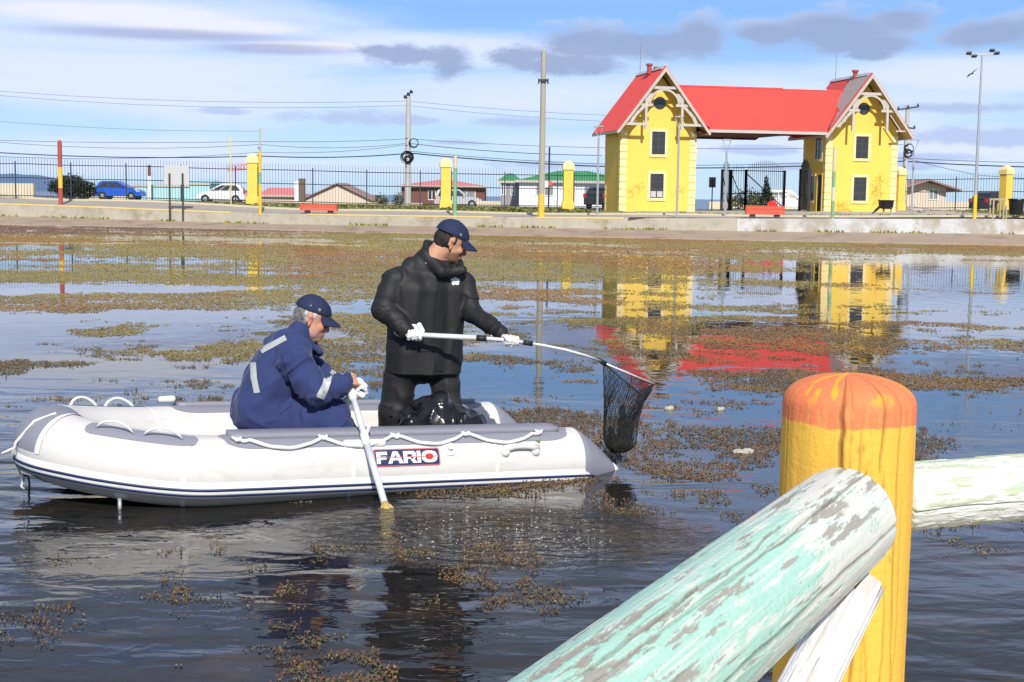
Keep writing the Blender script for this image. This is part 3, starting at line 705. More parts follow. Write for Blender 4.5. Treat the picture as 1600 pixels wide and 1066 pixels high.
    for (gx_, gz_, s) in spots:
        for _ in range(14 if broken else 6):
            x = ox+gx_+rg.uniform(-.1, .4)*s; z = gz_+rg.uniform(-.2, .25)*s; pts = []; a = rg.uniform(0, 6)
            for k in range(9): pts.append((min(max(x, ox+.45), ox+Wd-.5), -.006, max(z, .05))); a += rg.uniform(-1.3, 1.3); x += math.cos(a)*.055; z += math.sin(a)*.07
            for a_, b_ in zip(pts[:-1], pts[1:]): mb.beam(a_, b_, (.010), .013, (0, 0, 1) if abs(a_[2]-b_[2]) < 1e9 else (0, 1, 0))
    mb.build('graffiti', m_graf, gh, kind='stuff')
tower(0.0, False); tower(TX2, True)
# connecting roof
zE = 4.36; zR = 6.72; yF = -.95; yR = 1.55; yB = 4.05; xa = Wd/2; xb = TX2+Wd/2; xl = Wd+.42; xr_ = TX2-.42
def main_roof():
    # front slope: trapezoid meeting both tower slopes, built as rows of overlapping tiles that read as a fine lattice
    V = []; fs = []; rows = 34
    for i in range(rows):
        t0 = i/rows; t1 = (i+1)/rows
        def pt(x, t, o): return (x, yF+(yR-yF)*t, zE+(zR-zE)*t+o)
        k = len(V)
        def xs(t): return (Wd/2+HW-(HW-.35)*t, TX2-.42+(HW-.35)*t)
        a0, b0 = xs(t0); a1, b1 = xs(t1)
        V += [pt(a0, t0, .10), pt(b0, t0, .10), pt(b1, t1, .075), pt(a1, t1, .075), pt(a0, t0, .06), pt(b0, t0, .06)]
        fs += [(k, k+1, k+2, k+3), (k+4, k+5, k+1, k)]
    g_ = m_red.copy(); g_.name = 'red_roof_tiles'; MATS['red_roof_tiles'] = g_; G = G_(g_.node_tree)
    b = G.n['Principled BSDF']; tc = G.add('ShaderNodeTexCoord'); x, y, z = G.sep(tc.outputs['Object'])
    s1 = G.m('SINE', G.m('MULTIPLY', G.m('ADD', x, G.m('MULTIPLY', z, .9)), 21.0)); s2 = G.m('SINE', G.m('MULTIPLY', G.m('SUBTRACT', x, G.m('MULTIPLY', z, .9)), 21.0))
    bp = G.add('ShaderNodeBump'); bp.inputs['Strength'].default_value = .8; bp.inputs['Distance'].default_value = .012
    G.l.new(G.m('ADD', G.m('ABSOLUTE', s1), G.m('ABSOLUTE', s2)), bp.inputs['Height']); G.l.new(bp.outputs[0], b.inputs['Normal'])
    mesh_obj('roof_slope', V, fs, g_, gh, world=False)
    MB().prism([(xl-.3, yR, zR+.05), (xr_+.3, yR, zR+.05), (xr_+.3, yB, zE+.05), (xl-.3, yB, zE+.05)], (0, .02, -.08)).build('rear_roof_slope', m_red, gh)
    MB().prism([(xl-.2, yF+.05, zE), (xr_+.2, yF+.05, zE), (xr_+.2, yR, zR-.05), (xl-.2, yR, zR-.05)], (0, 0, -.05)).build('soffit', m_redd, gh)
    MB().box(xl-.02, xr_+.02, yF-.06, yF-.0, zE-.16, zE+.07).build('fascia', m_wood, gh)
    MB().box(xl-.02, xr_+.02, yF-.09, yF-.06, zE+.02, zE+.10).build('gutter', m_red, gh)
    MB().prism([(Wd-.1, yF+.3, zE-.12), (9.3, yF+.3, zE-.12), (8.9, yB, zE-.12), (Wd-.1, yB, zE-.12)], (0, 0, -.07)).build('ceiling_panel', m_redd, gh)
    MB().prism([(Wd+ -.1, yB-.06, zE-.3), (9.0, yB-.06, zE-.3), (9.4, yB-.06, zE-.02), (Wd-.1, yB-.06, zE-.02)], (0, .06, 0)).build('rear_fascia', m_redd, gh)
    MB().box(7.9+1.6, xr_+.95, yR-.12, yR+.1, zR+.03, zR+.12).build('ridge_cap', m_grey, gh)
    MB().box(xl-1.2, 9.5, yR-.1, yR+.1, zR+.02, zR+.10).build('ridge_cap', m_red, gh)
main_roof()
# ---- fence pillars
def pillar(px, D, h, lab, rz=R(6)):
    p = at(px, D); e = empty('fence_pillar', p, lab, 'pillar', 'yellow pillars along the park fence', rz)
    MB().box(-.34, .34, -.34, .34, -.1, .42).build('plinth', m_ywall, e, bevel=.03)
    MB().box(-.27, .27, -.27, .27, .42, h-.55).build('shaft', m_ywall, e)
    MB().prism([(-.33, -.33, h-.55), (.33, -.33, h-.55), (.33, .33, h-.55), (-.33, .33, h-.55)], (0, 0, .25)).build('cap', m_cream, e, bevel=.02)
    MB().lathe([(.455, h-.30), (.40, h-.2), (.2, h-.06), (.03, h)], 4, ang=PI/4).build('cap_top', m_cream, e)
pillar(395, 78, 2.78, 'yellow fence pillar with cream cap beside the small white parked car')
pillar(696, 79, 2.78, 'yellow fence pillar with cream cap in front of the brown bungalow')
pillar(887, 80, 2.75, 'yellow fence pillar with cream cap in front of the green-roofed house', R(2))
pillar(1403, 87, 2.7, 'yellow fence pillar with cream cap close beside the right tower', R(28))
pillar(1570, 85, 2.7, 'yellow fence pillar with cream cap by the black bin at the far right', R(28))
# ---- iron fence
def fence(px0, D0, px1, D1, lab, h=2.25):
    a = at(px0, D0); b = at(px1, D1); e = empty('iron_fence', a, lab, 'fence', 'dark iron railings along the park'); L = (b-a).length; n = int(L/.155)
    bars = MB(); rows = []
    for i in range(n+1):
        p = a.lerp(b, i/n); p.z = gz(p.x, p.y); rows.append(p)
        bars.lathe([(.011, -.05), (.011, h-.05), (.004, h+.03)], 4, tuple(p-a), PI/4)
    bars.build('bars', m_iron, e, kind='stuff')
    for hh in (.18, 1.15, h-.35):
        MB().tube([p-a+Vector((0, 0, hh)) for p in rows[::4]+[rows[-1]]], .022, 4).build('rail', m_iron, e)
    for i in range(0, n+1, 19):
        MB().box(-.03, .03, -.03, .03, -.05, h-.2, Matrix.Translation(rows[i]-a)).build('post', m_iron, e)
fence(-150, 76.5, 386, 78, 'left stretch of dark iron railings ending at the pillar by the white car')
fence(404, 78, 687, 79, 'stretch of dark iron railings in front of the cream gabled house')
fence(705, 79, 879, 80, 'stretch of dark iron railings before the brown bungalow and the black post')
fence(896, 80, 966, 79, 'short stretch of dark iron railings meeting the left tower')
fence(1412, 87, 1561, 85.3, 'stretch of dark iron railings right of the gatehouse before the beige hut')
fence(1580, 85, 1720, 84, 'stretch of dark iron railings running out of the frame at the right')
# ---- gate leaves
def leaf(p0, p1, lab, arch=.35, h=2.35):
    a = at(*p0); b = at(*p1); b.z = a.z; e = empty('gate_leaf', a, lab, 'gate', 'open black iron gate leaves'); d = b-a; L = d.length
    for q in (Vector(), d): MB().box(-.07, .07, -.07, .07, -.02, h, Matrix.Translation(q)).build('stile', m_black, e)
    for hh in (.12, 1.0, h-.06): MB().beam(Vector((0, 0, hh)), d+Vector((0, 0, hh)), .045, .05).build('rail', m_black, e)
    MB().beam(Vector((0, 0, h-.2)), d+Vector((0, 0, .2)), .04, .05).build('brace', m_black, e)
    n = max(3, int(L/.13)); mb = MB()
    for i in range(1, n):
        t = i/n; mb.lathe([(.012, .1), (.012, h+.1+arch*math.sin(PI*t)), (.003, h+.18+arch*math.sin(PI*t))], 4, tuple(d*t))
    mb.build('bars', m_black, e, kind='stuff')
leaf((1164, 81), (1224, 82), 'wide open iron gate leaf behind the right-hand red bench', .4)
leaf((1141, 81), (1164, 81), 'narrow iron gate leaf just left of the wide leaf', .1)
leaf((1127, 80), (1139, 81), 'iron gate leaf seen edge-on beside the grey sign')
leaf((1249, 79), (1263, 76.5), 'iron gate leaf folded back against the right tower')
# ---- posts and poles
def striped(px, D, ytop, r, bands, lab, nm='painted_post', cat='post', r1=None, taper_top=False):
    p = at(px, D); e = empty(nm, p, lab, cat); H = hz(p, ytop)-p.z; z = -.1; r1 = r1 or r
    for i, (f, m_) in enumerate(bands):
        z1 = H*f; ra = r+(r1-r)*max(z, 0)/H; rb = r+(r1-r)*z1/H
        prof = [(ra, z), (rb, z1)]
        if i == len(bands)-1 and taper_top: prof = [(ra, z), (rb, z1-.12), (rb*.6, z1)]
        MB().lathe(prof, 12, tuple(Vector((0, 0, 0)))).build('band', m_, e, smooth=False); z = z1+.0005
    return e, p, H
pr = mat('faded_red_paint', (.36, .075, .05), .7, .15, 3); py_ = mat('faded_yellow_paint', (.72, .46, .05), .7, .15, 3, dirt=.1); pg = mat('faded_green_paint', (.20, .38, .22), .7, .2, 3, dirt=.2); pc = mat('pale_cream_paint', (.55, .56, .42), .7, .15, 3, dirt=.2)
gw = mat('grey_weathered_pole', (.38, .355, .29), .85, .25, 2, .3, 12, stretch=(1, 1, .15), dirt=.3); m_pole = mat('concrete_pole', (.44, .43, .41), .85, .15, 2)
striped(95, 73.2, 219, .115, [(.26, pr), (.585, py_), (1, pr)], 'thick wooden post painted red, yellow and red on the pond wall', taper_top=True)
striped(361, 75, 215, .035, [(1, mat('thin_pole_yellow', (.66, .55, .30), .7))], 'thin pale yellow pole left of the first pillar', 'thin_pole', 'pole')
striped(406.5, 69.5, 237, .085, [(.47, py_), (.66, pg), (1, py_)], 'slim post banded yellow and green beside the first yellow pillar')
striped(710.5, 66.5, 243, .085, [(.79, pg), (1, mat('pinkish_paint', (.62, .50, .40), .7))], 'slim pale green post with a cream top by the middle pillar')
striped(1300.5, 62.5, 230, .08, [(.25, pg), (.44, pc), (.66, pg), (1, pc)], 'slim post banded green and cream before the right tower')
e, p, H = striped(845.5, 65.2, 79, .150, [(.14, py_), (1, gw)], 'tall grey wooden pole with a yellow painted foot', 'wooden_pole', 'pole', .115)
MB().box(-.22, .22, -.2, -.12, H-1.42, H-1.3).box(-.24, -.18, -.24, .1, H-1.5, H-1.28).box(.18, .24, -.24, .1, H-1.5, H-1.28).build('bracket', m_iron, e)
e, p, H = striped(857, 79.3, 230, .05, [(1, m_iron)], 'thin black post with small red and white signs near the green-roofed house', 'sign_post', 'sign')
sh = hz(p, 287)-p.z
MB().box(-.5, -.03, -.07, -.05, sh-.2, sh+.12).build('white_sign', mat('white_sign', (.7, .7, .7), .6), e); MB().lathe([(.13, 0), (.13, .015)], 8, M=Matrix.Translation((.10, -.075, sh)) @ Matrix.Rotation(PI/2, 4, 'X')).build('red_sign', mat('red_sign', (.6, .09, .07), .6), e)
# notice board seen from behind
p = at(275, 71.2); zf = .3; ND = float(np.interp(p.x, *zip(*WE)))+2.86; e = empty('notice_board', (p.x, ND, .24), 'blank grey notice board on two dark posts at the wall', 'sign')
b0 = P(256, 288.5, ND); b1 = P(295, 259, ND)
MB().box(b0.x-p.x, b1.x-p.x, .0, .03, b0.z-.24, b1.z-.24).build('panel', mat('grey_board', (.50, .50, .50), .6, .05), e)
for px in (265, 285.5):
    q = P(px, 271, ND); MB().box(q.x-p.x-.045, q.x-p.x+.045, -.06, .0-.002, -.1, q.z-.24).build('post', mat('dark_green_post', (.03, .04, .05), .6), e)
# grey sign behind the gate
p = at(1112, 84); e = empty('road_sign', p, 'back of a small grey sign on a thin post left of the gate', 'sign'); z0 = hz(p, 293)-p.z; z1 = hz(p, 277)-p.z
MB().tube([(0, 0, 0), (0, 0, z0+.4)], .035, 6).build('post', m_iron, e); MB().box(-.2, .2, .01, .04, z0, z1).build('plate', mat('sign_back', (.12, .12, .12), .6), e)
# modern street lamps with a triangular head
def lamp(px, D, ytop, lab):
    p = at(px, D); e = empty('street_lamp', p, lab, 'street lamp', 'slim park street lamps'); H = hz(p, ytop)-p.z
    MB().lathe([(.11, -.03), (.11, .03), (.055, .04), (.045, H-.65), (.03, H-.55)], 8).build('pole', m_galv, e)
    o = MB()
    for s in (-1, 1): o.tube([(0, 0, H-.65), (s*.08, 0, H-.45), (s*.19, 0, H-.1)], .018, 5)
    o.build('head_bracket', m_galv, e); MB().box(-.22, .22, -.10, .10, H-.10, H-.05).build('lamp_head', m_galv, e, bevel=.02)
lamp(933, 66.0, 195, 'slim street lamp standing at the left edge of the left tower')
lamp(1057.5, 65.0, 180, 'slim street lamp in front of the right side of the left tower')
lamp(1132.5, 66.5, 216, 'slim street lamp standing in the open gateway')
lamp(1424, 70.0, 216, 'slim street lamp right of the gatehouse')
# tall floodlight mast
p = at(1522.5, 63.5); e = empty('floodlight_mast', p, 'tall floodlight mast with a yellow painted foot at the right', 'mast'); H = hz(p, 86)-p.z; yt = hz(p, 304)-p.z
lean = Matrix.Identity(4)
MB().lathe([(.085, -.05), (.08, yt)], 12).build('painted_foot', mat('bright_yellow_paint', (.8, .52, .03), .6), e)
MB().lathe([(.08, yt+.001), (.06, H*.5), (.04, H)], 12).build('pole', m_galv, e)
MB().box(-.55, .52, -.04, .04, H-.02, H+.07).build('crossarm', m_galv, e)
for i, (dx, dz) in enumerate(((-.62, .02), (-.38, -.10), (.40, .16), (.62, .04))):
    f = MB().box(-.11, .11, -.16, .02, -.03, .05, Matrix.Translation((dx, -.05, H+dz)) @ Matrix.Rotation(R(-25), 4, 'X')).build('floodlight', m_iron, e, bevel=.01)
# utility poles
def upole(px, D, ytop, r, lab, arm=False, lights=False, coil=()):
    p = at(px, D); e = empty('utility_pole', p, lab, 'utility pole'); H = hz(p, ytop)-p.z
    MB().lathe([(r, -.1), (r*.62, H)], 10).build('pole', m_pole, e)
    for k, y in enumerate(coil):
        z = hz(p, y[0])-p.z; rr = y[1]; o = MB()
        for j in range(y[2]):
            c = Vector((y[3]+random.uniform(-.03, .03), -.2-random.uniform(0, .08), z+random.uniform(-.04, .04)))
            o.tube([c+Vector((math.cos(t)*rr*(1+.05*j*(-1)**j), 0, math.sin(t)*rr*(1+.04*j*(-1)**j))) for t in [2*PI*i/20 for i in range(20)]], .022, 4, closed=True)
        o.build('cable_coil', m_black, e)
    if lights:
        for dx, dz in ((-.30, -.25), (-.08, -.05), (.12, .12)): MB().lathe([(.06, 0), (.15, .12), (.1, .22)], 8, M=Matrix.Translation((dx, -.1, H+dz)) @ Matrix.Rotation(R(50), 4, 'Y')).build('floodlight', m_iron, e)
        MB().beam((-.35, -.08, H-.2), (.18, -.08, H+.15), .05, .05).build('lamp_arm', m_iron, e)
    if arm:
        for z, w, t in arm:
            MB().beam((-w, -.12, H-z-t), (w, -.12, H-z+t), .09, .1).build('crossarm', m_iron, e)
            for s in (-1, 0, 1): MB().lathe([(.05, 0), (.08, .08), (.03, .2)], 6, (s*w*.9, -.12, H-z+.03+t*s)).build('insulator', m_iron, e)
    for k in range(5): MB().box(-.16, -.02, -.2, -.1, H*.35+k*.5, H*.35+k*.5+.06).build('step_bracket', m_iron, e)
    return p
U1 = upole(637, 101, 148, .24, 'concrete utility pole hung with black cable coils', lights=True, coil=((223.5, .30, 3, .42), (246, .36, 7, -.05), (249, .22, 6, 0)))
U2 = upole(1411.5, 100, 166, .22, 'utility pole with crossarms just behind the right tower', arm=((.15, .75, .12), (1.5, .55, -.05)), coil=((240, .25, 5, .1), (232, .3, 3, .15)))
U3 = upole(407, 99, 200, .10, 'thin far utility pole rising behind the first yellow pillar')
def wire(nm, pts, r, lab, sag=.3):
    o = MB(); V = []
    P3 = [P(*q) for q in pts]
    for a, b in zip(P3[:-1], P3[1:]):
        for k in range(9 if b is P3[-1] else 8): t = k/8; q = a.lerp(b, t); q.z -= sag*4*t*(1-t)*(a-b).length/30; V.append(q)
    w = o.tube(V, r, 4).build('power_line', m_iron, None, world=True); props(w, lab, 'cable', 'overhead cables')
D1 = 101
wires = [([(-200, 222, 104), (407, 244, 100), (637, 240, D1)], .035, 'thick overhead cable low across the left sky', .5),
 ([(637, 239, D1), (1000, 262, D1), (1411, 252, 100), (1750, 262, 98)], .04, 'thick overhead cable running right from the coiled-cable pole', .3),
 ([(637, 236, D1), (1000, 258, D1), (1411, 247, 100), (1750, 254, 98)], .018, 'thin overhead cable just above the thick right-hand cable', .3),
 ([(-200, 210, 104), (407, 221, 100), (637, 217, D1), (1100, 232, D1), (1411, 226, 100)], .014, 'thin overhead cable at the level of the upper coil', .3),
 ([(-200, 198, 104), (407, 226, 100), (637, 224, D1)], .014, 'thin overhead cable sagging to the upper coil from the left', .8),
 ([(-200, 228, 104), (407, 238, 100), (637, 226, D1)], .014, 'thin overhead cable dipping below the upper coil', .7),
 ([(-200, 124, 104), (637, 158, D1), (1300, 182, 99)], .010, 'faint high wire crossing the sky over the upper coil pole', .5),
 ([(-200, 128, 104), (637, 165, D1), (1300, 190, 99)], .010, 'faint second high wire just under the highest one', .6),
 ([(637, 224, D1), (940, 243, D1)], .022, 'overhead cable from the upper coil down to the left tower', .4),
 ([(1411, 246, 100), (1530, 274, 90), (1750, 286, 88)], .014, 'service wire slanting down to the right-hand fence', .2),
 ([(-200, 168, 104), (407, 205, 100)], .009, 'faint wire ending at the thin far pole', .5)]
for a in wires: wire('w', a[0], a[1], a[2], a[3])
# ---- red box benches
m_bench = mat('orange_red_boards', (.62, .10, .06), .75, .12, 3, .2, 15, dirt=.1)
def bench(px, D, w, yt, lab):
    p = at(px, D); e = empty('park_bench', p, lab, 'bench', 'red box benches on the path', R(-3)); H = hz(p, yt)-p.z
    n = 3; h = (H-.16)/n
    for k in range(n): MB().box(-w/2, w/2, -.22, -.18, .16+k*h, .16+(k+1)*h-.012).build('front_board', m_bench, e)
    for k in range(n): MB().box(-w/2, w/2, .18, .22, .16+k*h, .16+(k+1)*h-.012).build('back_board', m_bench, e)
    for s in (-1, 1): MB().box(s*w/2-.02, s*w/2+.02, -.178, .178, .16, H-.02).build('end_board', m_bench, e)
    for k in range(3): MB().box(-w/2-.02, w/2+.02, -.23+k*.155, -.085+k*.155, H, H+.03).build('seat_board', m_bench, e)
    for s in (-1, 1): MB().box(s*w*.32-.12, s*w*.32+.12, -.15, .15, -.02, .16).build('foot', m_iron, e)
bench(498.5, 69.3, 1.78, 320.5, 'red wooden box bench on the path left of the standing man')
bench(1194.5, 64.5, 1.72, 322.5, 'red wooden box bench on the path in front of the gateway')
# ---- bins
m_plw = mat('grey_bin_timber', (.40, .34, .22), .85, .2, 4)
m_bag = mat('black_plastic_bin', (.008, .008, .010), .35)
p = at(1382, 66); e = empty('litter_bin', p, 'torn black bin hanging on timber legs before the right tower', 'litter bin')
for x in (-.05, .30): MB().box(x-.035, x+.035, -.04, .04, -.05, .55).build('leg', m_plw, e)
MB().lathe([(.20, .38), (.34, .48), (.36, .72), (.38, .80)], 10, (.05, 0, 0)).build('drum', m_bag, e); MB().prism([(-.22, -.05, .42), (-.35, -.05, .30), (-.62, -.05, .12), (-.45, -.05, .36), (-.28, -.05, .52)], (0, .1, 0)).build('torn_flap', m_bag, e)
p = at(1567, 64); e = empty('bin_frame', p, 'empty timber bin frame left of the black bin at the right edge', 'bin frame')
for x in (-.52, -.06): 
    for y in (-.2, .25): MB().box(x-.03, x+.03, y-.03, y+.03, -.05, .80).build('leg', m_plw, e)
MB().box(-.56, -.02, -.24, -.18, .80, .88).box(-.56, -.02, .22, .28, .80, .88).build('top_rail', m_plw, e)
p = at(1587, 64); e = empty('litter_bin', p, 'black cylindrical bin in a timber frame at the far right', 'litter bin')
MB().lathe([(.24, .16), (.30, .2), (.34, .80), (.38, .82), (.36, .88)], 14, (.0, 0, 0)).build('drum', m_bag, e)
for x in (-.45, .45): MB().box(x-.03, x+.03, -.05, .02, -.05, .55).build('leg', m_plw, e)
MB().box(-.42, .42, -.06, -.02, .04, .10).build('lower_rail', m_plw, e)
# ---- low shore walls beyond the road
m_sw = mat('cream_shore_wall', (.62, .54, .40), .9, .12, 1)
def lowall(px0, px1, D, y0, y1, lab, m_=m_sw):
    a = at(px0, D); b = at(px1, D); top = hz(a, y0)
    o = MB().box(a.x, b.x, D, D+.35, min(a.z, b.z)-.4, top).build('shore_wall', m_, None); props(o, lab, 'wall')
lowall(-120, 53, 108, 284.5, 305, 'cream rendered wall at the left edge behind the railings')
lowall(118, 206, 126, 299, 310, 'low cream wall behind the blue parked car')
lowall(330, 660, 127, 313, 320, 'low cream wall in front of the cream gabled house')
lowall(745, 832, 127, 314, 320, 'low cream wall between the brown bungalow and the green-roofed house')
lowall(1108, 1300, 128, 315, 322, 'low cream wall seen through the open gateway')
lowall(1410, 1720, 112, 314.5, 320, 'low cream wall behind the railings at the right')
# ---- houses
def house(px0, px1, D, yeave, yridge, m_w, m_r, lab, depth=7, gable=False, ov=.35, hip=2.2, rz=0.0, wins=(), gz_=None):
    a = at(px0, D); b = at(px1, D); z0 = min(a.z, b.z)-.3; w = b.x-a.x; ze = hz(a, yeave); zr = hz(a, yridge)
    e = empty('house', (a.x, D, z0), lab, 'house', rz=rz); ze -= z0; zr -= z0
    if gable:
        MB().prism([(0, 0, 0), (w, 0, 0), (w, 0, ze), (w/2, 0, zr-.1), (0, 0, ze)], (0, depth, 0)).build('wall', m_w, e)
        for s in (-1, 1):
            xe = w/2+s*(w/2+ov); sl = (zr-ze)/(w/2); zl = ze-sl*ov
            MB().prism([(xe, -ov, zl), (w/2, -ov, zr), (w/2, -ov, zr+.12), (xe, -ov, zl+.12)], (0, depth+2*ov, 0)).build('roof_slope', m_r, e)
    else:
        MB().box(0, w, 0, depth, 0, ze).build('wall', m_w, e)
        h = min(hip, w/2-.1)
        vs = [(-ov, -ov, ze), (w+ov, -ov, ze), (w+ov, depth+ov, ze), (-ov, depth+ov, ze), (h, depth/2, zr), (w-h, depth/2, zr)]
        MB().add(vs, [(0, 1, 5, 4), (1, 2, 5), (2, 3, 4, 5), (3, 0, 4), (0, 3, 2, 1)]).build('roof', m_r, e)
        MB().box(-ov, w+ov, -ov-.04, -ov, ze-.16, ze+.03).build('fascia', m_wood, e)
    for (wx0, wx1, wy0, wy1, mm) in wins:
        x0 = P(wx0, 300, D).x-a.x; x1 = P(wx1, 300, D).x-a.x; zz1 = hz(a, wy0)-z0; zz0 = hz(a, wy1)-z0
        o = MB(); f = .07; o.box(x0-f, x0, -.05, .02, zz0-f, zz1+f).box(x1, x1+f, -.05, .02, zz0-f, zz1+f).box(x0, x1, -.05, .02, zz1, zz1+f).box(x0, x1, -.05, .02, zz0-f, zz0).box((x0+x1)/2-.03, (x0+x1)/2+.03, -.045, -.013, zz0, zz1)
        ob = o.build('window' if mm is m_glass or mm is m_lace else 'door_frame', m_wh, e); MB().box(x0, x1, -.012, .015, zz0, zz1).build('pane' if mm is m_glass or mm is m_lace else 'door', mm, ob)
    return e
m_wh = mat('white_house_paint', (.78, .79, .80), .8, .05, 2); m_lace = mat('curtained_glass', (.25, .27, .28), .3, .3, 2)
m_green = mat('green_roof_iron', (.045, .26, .085), .6, .1, 2); m_pink = mat('faded_red_roof_iron', (.62, .20, .20), .7, .1, 2)
m_brown = mat('brown_boards', (.16, .065, .05), .8, .15, 3); m_beige = mat('beige_gable', (.66, .54, .45), .85, .06, 1); m_dkroof = mat('dark_pinkish_roof', (.33, .20, .18), .8, .15, 2)
m_turq = mat('pale_turquoise_sheet', (.36, .60, .64), .7, .08, 2); m_or = mat('orange_door', (.72, .17, .03), .7)
house(811, 985, 113, 282, 264.5, m_wh, m_green, 'white bungalow with green hipped roof and an orange door', 8, hip=3.2, wins=((838, 864, 288.5, 304.5, m_lace), (893.5, 898, 288, 325, m_or), (913.5, 941, 290, 306, m_lace)))
e = house(782, 811, 116, 283, 270, mat('shaded_side_wall', (.30, .28, .30), .85, .1, 3), m_green, 'left side of the green-roofed bungalow with its shade painted grey', 6, hip=.5, ov=.3, wins=((784, 789, 289, 304, m_glass), (799, 803.5, 288, 304, m_glass)))  # side face of the bungalow; its shade is put into the grey wall colour
house(627, 757, 139, 289.8, 279, m_brown, m_pink, 'brown boarded bungalow with a faded red roof', 8, hip=3.8, ov=.5, wins=((670, 680, 298, 311, m_glass), (684, 696, 298, 311, m_lace), (716, 742, 298, 312, m_lace)))
house(473, 582, 150, 312, 286.5, m_beige, m_dkroof, 'cream gable end of a house with a dark verge below the wall', 9, gable=True, ov=.4)
house(408, 466, 152, 305, 293, m_beige, m_pink, 'low building with a long faded pink roof left of the cream gable', 5, hip=.4)
e = house(208, 296, 150, 289, 286.5, m_turq, m_turq, 'pale turquoise sheet-metal shed behind the blank notice board', 9, hip=.4, ov=.1)
house(296, 328, 150, 286.5, 280, m_turq, m_turq, 'pale turquoise lean-to with a sloping roof at the end of the shed', 8, hip=.2, ov=.1)
house(1414, 1477, 104, 292, 282, m_beige, m_dkroof, 'beige hut with a low brown gable behind the right railings', 5, gable=True, ov=.9, wins=((1452, 1465, 296, 311, m_lace),))
# chimney stacks
p = at(472, 149); e = empty('chimney_stack', p, 'brown brick chimney stack left of the cream gable', 'chimney'); H = hz(p, 279)-p.z
MB().box(-.3, .32, -.3, .3, 0, H).build('stack', mat('brown_brick', (.16, .11, .08), .9, .2, 3), e); MB().box(-.75, -.301, -.25, .25, 0, H-.3).build('white_side', m_wh, e)
p = at(234, 148); e = empty('chimney_stack', p, 'slender brown and white chimney over the turquoise shed', 'chimney'); H = hz(p, 258)-p.z
MB().lathe([(.17, 0), (.17, H*.75)], 8).build('base', m_wh, e); MB().lathe([(.17, H*.751), (.15, H)], 8).build('top', m_brown, e)
p = at(371, 151); e = empty('crane_boom', p, 'distant red lattice boom behind the first pillar', 'crane'); z = hz(p, 264)-p.z
o = MB()
for k in range(8): o.beam((-1.1+k*.4, 0, z-.3+k*.05), (-.7+k*.4, 0, z+.3+k*.04), .06, .06); o.beam((-1.1+k*.4, 0, z+.3+k*.04), (-.7+k*.4, 0, z-.3+k*.05), .06, .06)
o.beam((-1.1, 0, z-.3), (2.1, 0, z+.1), .08, .08).beam((-1.1, 0, z+.3), (2.1, 0, z+.6), .08, .08).build('boom', m_pink, e); MB().beam((1.9, 0, 0), (1.9, 0, z+.6), .15, .15).build('mast', m_iron, e)
